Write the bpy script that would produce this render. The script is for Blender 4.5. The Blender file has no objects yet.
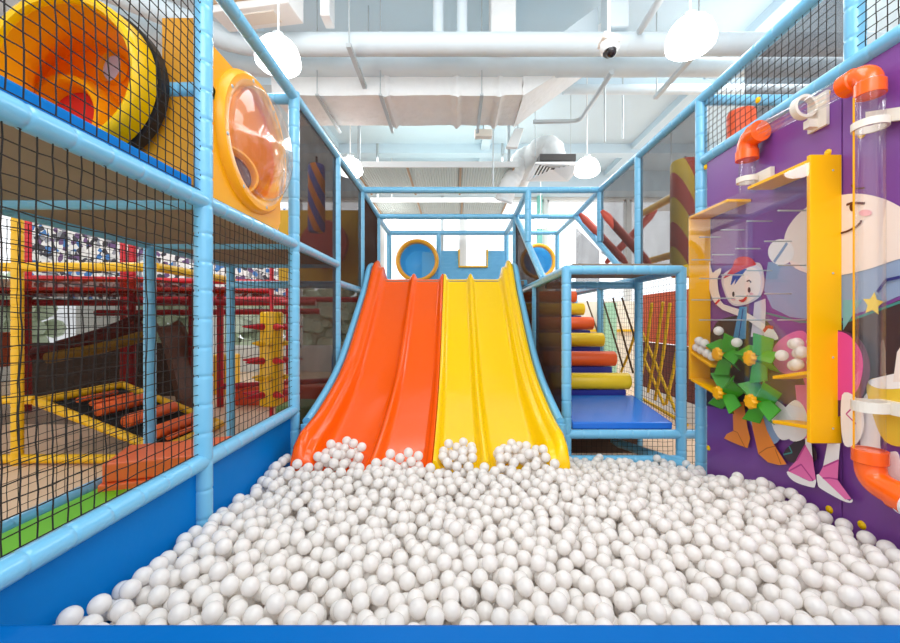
import bpy, bmesh, math, random
import numpy as np
from mathutils import Vector, Matrix
random.seed(7)
S = bpy.context.scene
COL = S.collection
V = Vector
VX, VY, F, EYE = 455.0, 320.0, 400.0, 1.5
WLOC = {}
LAMP, WORLD, EXPO = 7.0, 1.5, .15

def P(px, py, Y):
    """point at depth Y behind a pixel of the 900x643 frame"""
    return V(((px-VX)/F*Y, Y, EYE+(VY-py)/F*Y))
def onX(px, py, X):
    """point on the plane x = X"""
    Y = F*X/(px-VX)
    return V((X, Y, EYE+(VY-py)/F*Y))

# ------------------------------------------------------------------ materials
def s2l(c):
    c = c/255.0
    return c/12.92 if c <= .04045 else ((c+.055)/1.055)**2.4
def rgb(h):
    h = h.lstrip('#')
    return tuple(s2l(int(h[i:i+2], 16)) for i in (0, 2, 4)) + (1,)
MATS = {}
def mat(name, col, rough=.45, metal=0, coat=0, bump=0, bscale=40, var=0, vscale=6, trans=0, emit=0, spec=.5, sss=0, thin=0):
    m = bpy.data.materials.new(name); m.use_nodes = True
    nt = m.node_tree; N = nt.nodes; L = nt.links
    b = N['Principled BSDF']
    c = rgb(col)
    b.inputs['Base Color'].default_value = c
    b.inputs['Roughness'].default_value = rough
    b.inputs['Metallic'].default_value = metal
    b.inputs['Coat Weight'].default_value = coat
    b.inputs['Coat Roughness'].default_value = .12
    b.inputs['Specular IOR Level'].default_value = spec
    if emit:
        b.inputs['Emission Color'].default_value = c; b.inputs['Emission Strength'].default_value = emit
    tc = N.new('ShaderNodeTexCoord')
    if sss:
        b.inputs['Subsurface Weight'].default_value = sss; b.inputs['Subsurface Radius'].default_value = (1,.92,.85); b.inputs['Subsurface Scale'].default_value = .05
    if var:
        n = N.new('ShaderNodeTexNoise'); n.inputs['Scale'].default_value = vscale; n.inputs['Detail'].default_value = 4
        L.new(tc.outputs['Object'], n.inputs['Vector'])
        mx = N.new('ShaderNodeMix'); mx.data_type = 'RGBA'
        mx.inputs[6].default_value = tuple(x*(1-var) for x in c[:3])+(1,)
        mx.inputs[7].default_value = tuple(min(1, x*(1+var*.6)) for x in c[:3])+(1,)
        L.new(n.outputs['Fac'], mx.inputs[0]); L.new(mx.outputs[2], b.inputs['Base Color'])
    if bump:
        n = N.new('ShaderNodeTexNoise'); n.inputs['Scale'].default_value = bscale; n.inputs['Detail'].default_value = 3
        L.new(tc.outputs['Object'], n.inputs['Vector'])
        bp = N.new('ShaderNodeBump'); bp.inputs['Strength'].default_value = bump; bp.inputs['Distance'].default_value = .02
        L.new(n.outputs['Fac'], bp.inputs['Height']); L.new(bp.outputs['Normal'], b.inputs['Normal'])
    if thin:   # light-passing moulded plastic
        out = N['Material Output']; tl = N.new('ShaderNodeBsdfTranslucent'); tl.inputs[0].default_value = c
        ms = N.new('ShaderNodeMixShader'); ms.inputs[0].default_value = thin
        L.new(b.outputs[0], ms.inputs[1]); L.new(tl.outputs[0], ms.inputs[2]); L.new(ms.outputs[0], out.inputs[0])
    MATS[name] = m
    return m
def clear_mat(name, tint='#ffffff', base=.04, edge=.4, rough=.05, milk=.02):
    m = bpy.data.materials.new(name); m.use_nodes = True
    nt = m.node_tree; N = nt.nodes; L = nt.links
    N.remove(N['Principled BSDF']); out = N['Material Output']
    tr = N.new('ShaderNodeBsdfTransparent'); tr.inputs[0].default_value = rgb(tint)
    gl = N.new('ShaderNodeBsdfGlossy'); gl.inputs['Roughness'].default_value = rough
    df = N.new('ShaderNodeBsdfDiffuse'); df.inputs[0].default_value = rgb('#f4f4f8')
    lw = N.new('ShaderNodeLayerWeight'); lw.inputs[0].default_value = .3
    mr = N.new('ShaderNodeMapRange'); mr.inputs[3].default_value = base; mr.inputs[4].default_value = edge
    L.new(lw.outputs['Facing'], mr.inputs[0])
    mx = N.new('ShaderNodeMixShader'); m2 = N.new('ShaderNodeMixShader'); m2.inputs[0].default_value = milk
    L.new(tr.outputs[0], m2.inputs[1]); L.new(df.outputs[0], m2.inputs[2])
    L.new(mr.outputs[0], mx.inputs[0]); L.new(m2.outputs[0], mx.inputs[1]); L.new(gl.outputs[0], mx.inputs[2]); L.new(mx.outputs[0], out.inputs[0])
    MATS[name] = m; return m
def mesh_cloth(name, col, cover):
    m = bpy.data.materials.new(name); m.use_nodes = True
    nt = m.node_tree; N = nt.nodes; L = nt.links
    N.remove(N['Principled BSDF']); out = N['Material Output']
    tr = N.new('ShaderNodeBsdfTransparent'); df = N.new('ShaderNodeBsdfDiffuse'); df.inputs[0].default_value = rgb(col)
    no = N.new('ShaderNodeTexNoise'); no.inputs['Scale'].default_value = 3
    tc = N.new('ShaderNodeTexCoord'); L.new(tc.outputs['Object'], no.inputs['Vector'])
    mr = N.new('ShaderNodeMapRange'); mr.inputs[3].default_value = cover-.08; mr.inputs[4].default_value = cover+.08
    L.new(no.outputs['Fac'], mr.inputs[0])
    mx = N.new('ShaderNodeMixShader')
    L.new(mr.outputs[0], mx.inputs[0]); L.new(tr.outputs[0], mx.inputs[1]); L.new(df.outputs[0], mx.inputs[2]); L.new(mx.outputs[0], out.inputs[0])
    MATS[name] = m; return m
def brick_mat(name, c1, c2, mortar, scale=6, rough=.6, axis='XZ', w=.5, h=.25, msize=.02):
    m = mat(name, c1, rough); nt = m.node_tree; N = nt.nodes; L = nt.links
    tc = N.new('ShaderNodeTexCoord'); sep = N.new('ShaderNodeSeparateXYZ'); cmb = N.new('ShaderNodeCombineXYZ')
    L.new(tc.outputs['Object'], sep.inputs[0]); L.new(sep.outputs[axis[0]], cmb.inputs[0]); L.new(sep.outputs[axis[1]], cmb.inputs[1])
    br = N.new('ShaderNodeTexBrick'); br.inputs['Scale'].default_value = scale
    br.inputs['Color1'].default_value = rgb(c1); br.inputs['Color2'].default_value = rgb(c2); br.inputs['Mortar'].default_value = rgb(mortar)
    br.inputs['Mortar Size'].default_value = msize; br.inputs['Brick Width'].default_value = w; br.inputs['Row Height'].default_value = h
    L.new(cmb.outputs[0], br.inputs['Vector']); L.new(br.outputs['Color'], N['Principled BSDF'].inputs['Base Color'])
    return m
def stripe_mat(name, c1, c2, scale, ang):
    m = mat(name, c1, .5); nt = m.node_tree; N = nt.nodes; L = nt.links
    tc = N.new('ShaderNodeTexCoord'); mp = N.new('ShaderNodeMapping'); mp.inputs['Rotation'].default_value = (0, ang, 0)
    wv = N.new('ShaderNodeTexWave'); wv.wave_type = 'BANDS'; wv.bands_direction = 'X'; wv.wave_profile = 'SAW'; wv.inputs['Scale'].default_value = scale
    cr = N.new('ShaderNodeValToRGB'); cr.color_ramp.interpolation = 'CONSTANT'
    cr.color_ramp.elements[0].color = rgb(c1); cr.color_ramp.elements[1].color = rgb(c2); cr.color_ramp.elements[1].position = .5
    L.new(tc.outputs['Object'], mp.inputs[0]); L.new(mp.outputs[0], wv.inputs[0]); L.new(wv.outputs['Fac'], cr.inputs[0])
    L.new(cr.outputs[0], N['Principled BSDF'].inputs['Base Color'])
    return m

M_TUBE = mat('blue_tube_vinyl', '#74bde2', .28, coat=.3, bump=.05, bscale=60)
M_PAD = mat('blue_vinyl', '#007acc', .48, bump=.12, bscale=9, spec=.1)
M_FOAM = mat('blue_foam_vinyl', '#005ea8', .45, bump=.2, bscale=7, spec=.08)
M_MAT = mat('deck_mat_vinyl', '#2a78da', .25, coat=.1, bump=.15, bscale=6)
M_RISER = mat('riser_vinyl', '#26309a', .4)
M_ORANGE = mat('orange_plastic', '#fa5c00', .22, coat=.2, spec=.35)
M_YELLOW = mat('yellow_plastic', '#fdcc00', .2, coat=.2, spec=.35)
M_ROLLY = mat('yellow_roll_vinyl', '#fcd014', .4)
M_ROLLO = mat('orange_roll_vinyl', '#ff6424', .4)
M_BALL = mat('white_ball_plastic', '#fdf8f3', .22, coat=.25, thin=.36)
M_NET = mat('black_net_cord', '#16120f', .8)
M_FINE = mesh_cloth('dark_fine_mesh', '#463832', .56)
M_FINEL = mesh_cloth('grey_fine_mesh', '#5a5250', .42)
M_BOARD = mat('brown_deck_board', '#94806c', .75, var=.2, vscale=3)
M_PURPLE = mat('purple_board', '#7c4398', .35, var=.12, vscale=2)
M_PIPE = mat('white_pipe', '#d2dde2', .6, bump=.15, bscale=14, var=.05)
M_DUCT = mat('duct_wrap', '#eeeeec', .65, bump=.9, bscale=9, var=.08)
M_STEEL = mat('galvanised_steel', '#b9c0c2', .45, metal=.3)
M_WHITE = mat('white_plastic', '#eeeeec', .35)
M_CREAM = mat('cream_plastic', '#e8dfd2', .4)
M_BLACK = mat('black_rubber', '#17151a', .6)
M_DARK = mat('dark_lens', '#20161a', .1)
M_RED = mat('red_plastic', '#c8142a', .35)
M_REDTUBE = mat('red_tube_vinyl', '#b81020', .35)
M_YTUBE = mat('yellow_tube_vinyl', '#f0b80c', .35)
M_GREEN = mat('green_mat_vinyl', '#6cc412', .4)
M_OBLOCK = mat('orange_block_vinyl', '#f2682a', .45)
M_ELBOW = mat('orange_elbow_plastic', '#ff640e', .22, coat=.2)
M_TUNNEL = mat('amber_plastic', '#ffb414', .28, spec=.35, thin=.18)
M_TUNIN = mat('orange_inner_plastic', '#ffa818', .35, thin=.4)
M_BRIGHTY = mat('bright_yellow_plastic', '#fdcc00', .25, spec=.4, thin=.15)
M_BOXY = mat('yellow_box_board', '#ffba00', .4, spec=.3)
M_GEAR = mat('green_spinner_plastic', '#3c9a1a', .35)
M_GEARY = mat('yellow_hub_plastic', '#f6ae0c', .35)
M_CEIL = mat('ceiling_paint', '#cfe0e9', .85, var=.08, vscale=.8, bump=.3, bscale=3)
M_WALL = mat('wall_paint', '#e6e6e2', .8)
M_FLOOR = mat('beige_vinyl_floor', '#e6c4a4', .5, var=.12, vscale=2)
M_PITFLOOR = mat('pit_floor_vinyl', '#c88a5a', .7)
M_TURQ = mat('turquoise_paint', '#7fc8bc', .6)
M_CLEAR = clear_mat('clear_tube_plastic', base=.025, edge=.5, rough=.10, milk=.012)
M_ACRYL = clear_mat('acrylic_sheet', base=.03, edge=.16, rough=.02, milk=.01)
M_GLASS = clear_mat('window_glass', base=.03, edge=.3, rough=.02, milk=.0)
M_ROPEY = mat('yellow_rope', '#f0bc24', .8)
M_ROPED = mat('brown_rope', '#5a4020', .85)
M_BLUEPL = mat('blue_plastic', '#56b6ea', .35, thin=.3)
M_GRILL = mat('corrugated_metal', '#b7beb8', .5, metal=.2)
M_TAN = mat('tan_trim', '#b99a7a', .6)

# ------------------------------------------------------------------ mesh builder
class MB:
    def __init__(s): s.v = []; s.f = []; s.m = []; s.s = []; s.mats = []
    def mi(s, m):
        if m is None: return 0
        if m not in s.mats: s.mats.append(m)
        return s.mats.index(m)
    def add(s, vs, fs, m=None, smooth=False):
        o = len(s.v); k = s.mi(m)
        s.v += [tuple(x) for x in vs]
        for f in fs: s.f.append(tuple(i+o for i in f)); s.m.append(k); s.s.append(smooth)
        return s
    def box(s, lo, hi, m=None):
        x0, y0, z0 = lo; x1, y1, z1 = hi
        return s.add([(x0,y0,z0),(x1,y0,z0),(x1,y1,z0),(x0,y1,z0),(x0,y0,z1),(x1,y0,z1),(x1,y1,z1),(x0,y1,z1)],
              [(0,3,2,1),(4,5,6,7),(0,1,5,4),(1,2,6,5),(2,3,7,6),(3,0,4,7)], m)
    def obox(s, c, size, R, m=None):
        h = V(size)/2; vs = []
        for z in (-1,1):
            for (x,y) in ((-1,-1),(1,-1),(1,1),(-1,1)):
                vs.append(V(c) + R @ V((x*h.x, y*h.y, z*h.z)))
        return s.add(vs, [(0,3,2,1),(4,5,6,7),(0,1,5,4),(1,2,6,5),(2,3,7,6),(3,0,4,7)], m)
    def tube(s, pts, r, n=12, closed=False, caps=True, m=None, sq=1.0):
        pts = [V(p) for p in pts]; N = len(pts)
        rs = r if isinstance(r, (list, tuple)) else [r]*N
        T = []
        for i in range(N):
            a = pts[i-1] if (i > 0 or closed) else pts[0]
            b = pts[(i+1) % N] if (i < N-1 or closed) else pts[-1]
            d = (b-a)
            T.append(d.normalized() if d.length > 1e-9 else V((0,0,1)))
        t = T[0]; ref = V((0,0,1)) if abs(t.z) < .9 else V((1,0,0))
        u = t.cross(ref).normalized(); vs = []
        for i in range(N):
            u = (u - T[i]*u.dot(T[i])).normalized(); w = T[i].cross(u)
            for k in range(n):
                a = 2*math.pi*(k+.5)/n
                vs.append(pts[i] + (u*math.cos(a) + w*math.sin(a)*sq)*rs[i])
        fs = []
        for i in range(N if closed else N-1):
            j = (i+1) % N
            for k in range(n):
                l = (k+1) % n
                fs.append((i*n+k, i*n+l, j*n+l, j*n+k))
        s.add(vs, fs, m, n > 5)
        if caps and not closed:
            o = len(s.v) - len(vs); k = s.mi(m)
            s.f.append(tuple(o+i for i in reversed(range(n)))); s.m.append(k); s.s.append(False)
            s.f.append(tuple(o+(N-1)*n+i for i in range(n))); s.m.append(k); s.s.append(False)
        return s
    def lathe(s, prof, base, axis, n=24, m=None, closed=False, smooth=True):
        """prof: (distance along axis, radius)"""
        ax = V(axis).normalized(); ref = V((0,0,1)) if abs(ax.z) < .9 else V((1,0,0))
        u = ax.cross(ref).normalized(); w = ax.cross(u); base = V(base); vs = []
        for (t, r) in prof:
            for k in range(n):
                a = 2*math.pi*k/n
                vs.append(base + ax*t + (u*math.cos(a)+w*math.sin(a))*max(r, 1e-5))
        N = len(prof); fs = []
        for i in range(N if closed else N-1):
            j = (i+1) % N
            for k in range(n):
                l = (k+1) % n; fs.append((i*n+k, i*n+l, j*n+l, j*n+k))
        return s.add(vs, fs, m, smooth)
    def prism(s, poly, vec, m=None):
        poly = [V(p) for p in poly]; n = len(poly); vec = V(vec)
        vs = poly + [p+vec for p in poly]
        fs = [tuple(range(n)), tuple(reversed(range(n, 2*n)))] + [(i, (i+1) % n, n+(i+1) % n, n+i) for i in range(n)]
        return s.add(vs, fs, m)
    def loft(s, rings, m=None, smooth=True, caps=True):
        n = len(rings[0]); vs = [p for r in rings for p in r]; fs = []
        for i in range(len(rings)-1):
            for k in range(n):
                l = (k+1) % n; fs.append((i*n+k, i*n+l, (i+1)*n+l, (i+1)*n+k))
        if caps: fs += [tuple(range(n)), tuple(range((len(rings)-1)*n, len(rings)*n))]
        return s.add(vs, fs, m, smooth)
    def ball(s, c, r, n=16, m=None, sc=(1,1,1)):
        c = V(c); vs = []; h = n//2
        for i in range(1, h):
            th = math.pi*i/h
            for k in range(n):
                a = 2*math.pi*k/n
                vs.append(c + V((math.sin(th)*math.cos(a)*sc[0], math.sin(th)*math.sin(a)*sc[1], math.cos(th)*sc[2]))*r)
        fs = []
        for i in range(h-2):
            for k in range(n):
                l = (k+1) % n; fs.append((i*n+k, (i+1)*n+k, (i+1)*n+l, i*n+l))
        t = len(vs); vs += [c+V((0,0,r*sc[2])), c-V((0,0,r*sc[2]))]
        for k in range(n):
            l = (k+1) % n; fs.append((t, k, l)); fs.append((t+1, (h-2)*n+l, (h-2)*n+k))
        return s.add(vs, fs, m, True)
    def build(s, name, m=None, parent=None, bevel=0, angle=40, bseg=2, normals=True):
        if m is not None:
            if m in s.mats: pass
            elif s.mats: pass
            else: s.mats = [m]
        off = V((0,0,0))
        if parent is not None: off = WLOC[parent.name]
        me = bpy.data.meshes.new(name)
        me.from_pydata([(v[0]-off.x, v[1]-off.y, v[2]-off.z) for v in s.v], [], s.f)
        for x in s.mats: me.materials.append(x)
        me.polygons.foreach_set('material_index', s.m)
        me.polygons.foreach_set('use_smooth', s.s)
        me.update()
        if normals:
            bm = bmesh.new(); bm.from_mesh(me); bmesh.ops.recalc_face_normals(bm, faces=bm.faces); bm.to_mesh(me); bm.free()
        if any(s.s): me.set_sharp_from_angle(angle=math.radians(angle))
        o = bpy.data.objects.new(name, me); COL.objects.link(o)
        if parent is not None: o.parent = parent
        WLOC[o.name] = off.copy()
        if bevel:
            b = o.modifiers.new('edge', 'BEVEL'); b.width = bevel; b.segments = bseg; b.limit_method = 'ANGLE'; b.angle_limit = math.radians(35)
        return o

def tag(o, label, cat, group=None, kind=None):
    o['label'] = label
    if cat: o['category'] = cat
    if group: o['group'] = group
    if kind: o['kind'] = kind
    return o
def thing(name, label, cat, loc=(0,0,0), group=None):
    o = bpy.data.objects.new(name, None); COL.objects.link(o); o.location = loc; o.empty_display_size = .1
    WLOC[o.name] = V(loc)
    return tag(o, label, cat, group)
def struct(o):
    o['kind'] = 'structure'; return o
KIDS = {}
def copy_tree(o, loc, label=None, group=None):
    def rec(a, parent):
        c = a.copy(); COL.objects.link(c)
        if parent is not None: c.parent = parent
        for ch in [x for x in ALL_KIDS(a)]: rec(ch, c)
        return c
    c = rec(o, None); c.location = loc
    if label: c['label'] = label
    if group: c['group'] = group
    return c
def ALL_KIDS(a): return [x for x in list(COL.objects) if x.parent == a]

def pad_pts(p0, p1, step=.15):
    """foam-wrapped tube: (points, radius factors) with cable-tie grooves"""
    p0, p1 = V(p0), V(p1); L = (p1-p0).length; n = max(1, round(L/step)); d = (p1-p0)/L
    pts = [p0, p0+d*.02]; rs = [1.0, 1.0]
    for i in range(1, n):
        t = L*i/n
        for dt, k in ((-.022, 1.0), (-.009, 1.0), (-.003, .93), (.003, .93), (.009, 1.0), (.022, 1.0)):
            pts.append(p0+d*(t+dt)); rs.append(k)
    pts.append(p1); rs.append(1.0)
    return pts, rs
def pad_tube(name, p0, p1, parent, m=None, r=.045, step=.15, n=14):
    pts, rs = pad_pts(p0, p1, step)
    return MB().tube(pts, [r*k for k in rs], n, m=m or M_TUBE).build(name, None, parent, angle=60)
def frame(name, label, base, posts, rails, m=None, r=.045, joint=True, step=.15):
    t = thing(name, label, 'play frame', base)
    for a, b in posts: pad_tube('post', a, b, t, m, r, step)
    for a, b in rails: pad_tube('rail', a, b, t, m, r*.95, step)
    return t
def net(name, o, u, v, nu, nv, label, r=.0024, jit=.003, m=None, sag=.006):
    o, u, v = V(o), V(u), V(v); w = u.cross(v).normalized(); mb = MB()
    ph = random.random()*6
    G = [[o + u*(i/nu) + v*(j/nv) + (u.normalized()*random.uniform(-jit, jit) + v.normalized()*random.uniform(-jit, jit) if 0 < i < nu and 0 < j < nv else V((0,0,0)))
          + w*(sag*math.sin(math.pi*i/nu)*math.sin(math.pi*j/nv)*math.sin(ph+j*.5)) + v.normalized()*(-.35*sag*math.sin(i*.9+ph)*math.sin(math.pi*j/nv)) for j in range(nv+1)] for i in range(nu+1)]
    for i in range(nu+1): mb.tube(G[i], r, 4, m=m or M_NET, caps=False)
    for j in range(nv+1): mb.tube([G[i][j] for i in range(nu+1)], r, 4, m=m or M_NET, caps=False)
    return tag(mb.build(name, normals=False), label, 'safety net')
def panel(name, poly, vec, m, label, cat):
    return tag(MB().prism(poly, vec, m).build(name), label, cat)

LX, LX2, SX, RX = -1.34, -2.54, 1.045, 2.08        # frame rows
Y0, Y1, Y2, Y3, Y4, Y5, Y6 = .93, 2.13, 3.33, 4.53, 5.73, 6.93, 8.13
ZB, ZM, ZT = .75, 2.13, 3.36

# ================================================================== SETTING
CZ = 5.6; BY = 11.6; WL, WR = -11.0, 9.0
struct(MB().box((WL, -3, -.12), (WR, BY+.2, 0), M_FLOOR).build('floor'))
cb = MB().box((WL, -3, CZ), (WR, BY+.2, CZ+.15), M_CEIL)
for y in (1.2, 3.9, 6.6, 9.3): cb.box((WL, y, CZ-.22), (WR, y+.28, CZ), M_CEIL)
for x in (-6.4, -2.9, .6, 4.1, 7.4): cb.box((x, -3, CZ-.14), (x+.2, BY, CZ), M_CEIL)
struct(cb.build('ceiling'))
SILL, HEAD = .7, 5.0
wb = MB()
wb.box((WL, BY, 0), (WR, BY+.2, SILL), M_WALL); wb.box((WL, BY, HEAD), (WR, BY+.2, CZ), M_WALL)
wx = [.28+2.4*k for k in range(-4, 4)]
prev = WL
for i, x in enumerate(wx):
    wb.box((prev, BY, SILL), (x, BY+.2, HEAD), M_WALL); prev = x+2.3
wb.box((prev, BY, SILL), (WR, BY+.2, HEAD), M_WALL)
struct(wb.build('wall_back'))
for i, x in enumerate(wx):
    w = MB(); x0, x1 = x, x+2.3; y0, y1 = BY+.04, BY+.12
    for a, b in (((x0,y0,SILL),(x0+.06,y1,HEAD)), ((x1-.06,y0,SILL),(x1,y1,HEAD)), ((x0,y0,SILL),(x1,y1,SILL+.06)), ((x0,y0,HEAD-.06),(x1,y1,HEAD))): w.box(a, b, M_WHITE)
    o = struct(w.build('window_%d' % (i+1)))
    MB().box((x0+.05, BY+.075, SILL+.05), (x1-.05, BY+.083, HEAD-.05), M_GLASS).build('pane', None, o)
for nm, x, d in (('wall_left', WL, -.2), ('wall_right', WR, .2)):
    w = MB()
    lo, hi = min(x, x+d), max(x, x+d)
    w.box((lo, -3, 0), (hi, BY+.2, .6), M_WALL); w.box((lo, -3, 4.9), (hi, BY+.2, CZ), M_WALL)
    for y in (-3, 1, 5, 9): w.box((lo, y, .6), (hi, y+.4, 4.9), M_WALL)
    struct(w.build(nm))
struct(MB().box((2.36, BY-.2, 0), (2.49, BY-.05, CZ), M_TURQ).build('trim_1'))
struct(MB().box((-.40, BY-.15, 0), (-.33, BY-.05, CZ), M_STEEL).build('trim_2'))
struct(MB().box((WL, BY-.6, 5.05), (WR, BY-.05, CZ), M_CEIL).build('trim_3'))

# ================================================================== BALL PIT
R = .035
def bedz(y): return float(np.interp(y, BEDY, BEDZ))
BED = [(2.90,.40),(3.05,.43),(3.4,.52),(3.9,.70),(4.2,.845),(4.5,1.04),(5.2,1.60),(5.55,1.90),(5.7,2.04),(5.8,2.09),(5.95,2.10)]
BEDY = [a for a, b in BED]; BEDZ = [b for a, b in BED]
SLX0, SLX1, SLM = -1.19, .83, -.165
ORX, YLX = -.60, .225
def surf(x, y):
    s = .425 + .05*max(0, min(1, (-x-.5)/.8))*max(0, min(1, (2.3-y)/.8)) + .035*max(0, min(1, (x-1.0)/.8))*max(0, min(1, (2.9-y)/.6)) - .03*max(0, min(1, (x-1.0)/.8))*max(0, min(1, (y-2.3)/.6))
    s += .018*math.sin(x*5.1+1)*math.sin(y*4.3) + .012*math.sin(x*11+y*7)
    if y > 2.4: s += .05*max(0, 1-abs(y-2.95)/.5)*(1 if x < .75 else 0)
    if x > .6: s -= .165*max(0, min(1, (y-2.6)/.95))*min(1, (x-.6)/.3)
    return s
def base(x, y):
    if SLX0-.02 < x < SLX1+.02 and y > 2.88: return bedz(y)+.002
    return surf(x, y) - .19
def allowed(x, y):
    if x < LX+.0+R or x > RX-.04-R or y < 1.12+R: return False
    if (x-LX)**2+(y-Y1)**2 < (.047+R)**2: return False
    if SLX0-.03-R < x < SLX1+.03+R and y > 2.86:
        if -1.0 < x < -.70: return y < 3.06+.04*math.sin(x*20)
        if -.5 < x < -.25: return y < 2.93
        if -.09 < x < .13: return y < 3.10+.03*math.sin(x*17)
        if .32 < x < .66: return y < 3.02 + .10*math.sin((x-.32)*9.2)
        return False
    if x < SLX0: return y < 3.0
    if x > SLX1: return y < 3.60
    return True
def deposit():
    rnd = random.Random(11); cell = 2*R; grid = {}; out = []
    def drop(x, y):
        z = base(x, y) + R; ci, cj = int(x//cell), int(y//cell)
        for i in (ci-1, ci, ci+1):
            for j in (cj-1, cj, cj+1):
                for (a, b, c) in grid.get((i, j), ()):
                    d2 = (a-x)**2 + (b-y)**2
                    if d2 < 4*R*R:
                        t = c + math.sqrt(4*R*R-d2)
                        if t > z: z = t
        return z
    fails = 0
    while fails < 260:
        best = None
        for k in range(14):
            x, y = rnd.uniform(LX, RX), rnd.uniform(1.15, 3.6)
            if not allowed(x, y): continue
            z = drop(x, y)
            sl = (y > 2.88 and SLX0 < x < SLX1)
            lim = (bedz(y)+.115) if sl else surf(x, y)
            if z + R*.2 > lim + (rnd.random()**3)*.03: continue
            q = z - (base(x, y)) 
            if best is None or q < best[0]: best = (q, x, y, z)
        if best is None: fails += 1; continue
        _, x, y, z = best; fails = 0
        # local polish: roll to a lower spot nearby
        for k in range(18):
            nx, ny = x+rnd.uniform(-.02, .02), y+rnd.uniform(-.02, .02)
            if not allowed(nx, ny): continue
            nz = drop(nx, ny)
            if nz < z: x, y, z = nx, ny, nz
        out.append((x, y, z)); grid.setdefault((int(x//cell), int(y//cell)), []).append((x, y, z))
    return out
balls = deposit()
# a cheap depth buffer tells which balls show largest
W_, H_ = 900, 643
idb = -np.ones((H_, W_), int)
yy, xx = np.mgrid[0:H_, 0:W_]
order = sorted(range(len(balls)), key=lambda i: -balls[i][1])
for i in order:
    x, y, z = balls[i]; cx, cy, rr = VX+F*x/y, VY-F*(z-EYE)/y, F*R/y
    a0, a1, b0, b1 = int(cy-rr*1.3), int(cy+rr*1.3)+2, int(cx-rr*1.3), int(cx+rr*1.3)+2
    a0, b0 = max(a0, 0), max(b0, 0)
    if a0 >= H_ or b0 >= W_ or a1 <= 0 or b1 <= 0: continue
    sy, sx = yy[a0:a1, b0:b1], xx[a0:a1, b0:b1]
    mk = (sy-cy)**2+(sx-cx)**2 < (rr*1.1)**2
    mk &= sy < 625
    idb[a0:a1, b0:b1][mk] = i
cnt = np.bincount(idb[idb >= 0], minlength=len(balls))
top = set(int(i) for i in np.argsort(-cnt)[:300])
print('BALLS', len(balls), 'visible', int((cnt > 0).sum()))
bmesh_ball = MB().ball((0,0,0), R, 24, M_BALL)
b0 = None
for i in sorted(top, key=lambda i: balls[i][1]):
    if b0 is None:
        b0 = bmesh_ball.build('pit_ball'); o = b0
        tag(o, 'loose white plastic ball in the nearer part of the ball pit', 'ball', 'white balls in the ball pit')
    else:
        o = b0.copy(); COL.objects.link(o)
    o.location = balls[i]; o.rotation_euler = (random.random()*3, random.random()*3, 0)
sph = MB().ball((0,0,0), R, 18, M_BALL)
sv = np.array([tuple(v) for v in sph.v]); rest = [balls[i] for i in range(len(balls)) if i not in top]
mb = MB(); mb.mats = [M_BALL]; nv = len(sv)
allv = np.concatenate([sv + np.array(c) for c in rest])
mb.v = list(map(tuple, allv)); nf = len(sph.f)
for k in range(len(rest)): mb.f += [tuple(i+k*nv for i in f) for f in sph.f]
mb.m = [0]*(nf*len(rest)); mb.s = [True]*(nf*len(rest))
tag(mb.build('pit_balls', normals=False), 'mass of white plastic balls filling the pit up to the slides', 'balls', kind='stuff')

struct(MB().box((LX+.0, 1.12, 0), (RX-.04, 3.6, .05), M_PITFLOOR).build('trim_4'))
tag(MB().box((-1.9, .88, 0), (2.02, 1.115, .660), M_FOAM).build('foam_barrier', bevel=.02, bseg=3), 'long blue vinyl foam edge along the front of the ball pit', 'foam barrier')
px = LX-.012
tag(MB().prism([(px,1.125,0),(px,Y1-.01,0),(px,Y1-.01,ZB-.02),(px,1.125,ZB-.02)], (-.06,0,0), M_PAD).build('padded_panel', bevel=.008),
    'blue vinyl pad under the rail beside the front of the ball pit', 'pad')
tag(MB().prism([(px,Y1+.01,0),(px,Y2-.01,0),(px,Y2-.01,ZB-.02),(px,Y1+.01,ZB-.02)], (-.06,0,0), M_PAD).build('padded_panel', bevel=.008),
    'blue vinyl pad between two posts, next to the foot of the orange slide', 'pad')

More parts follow.
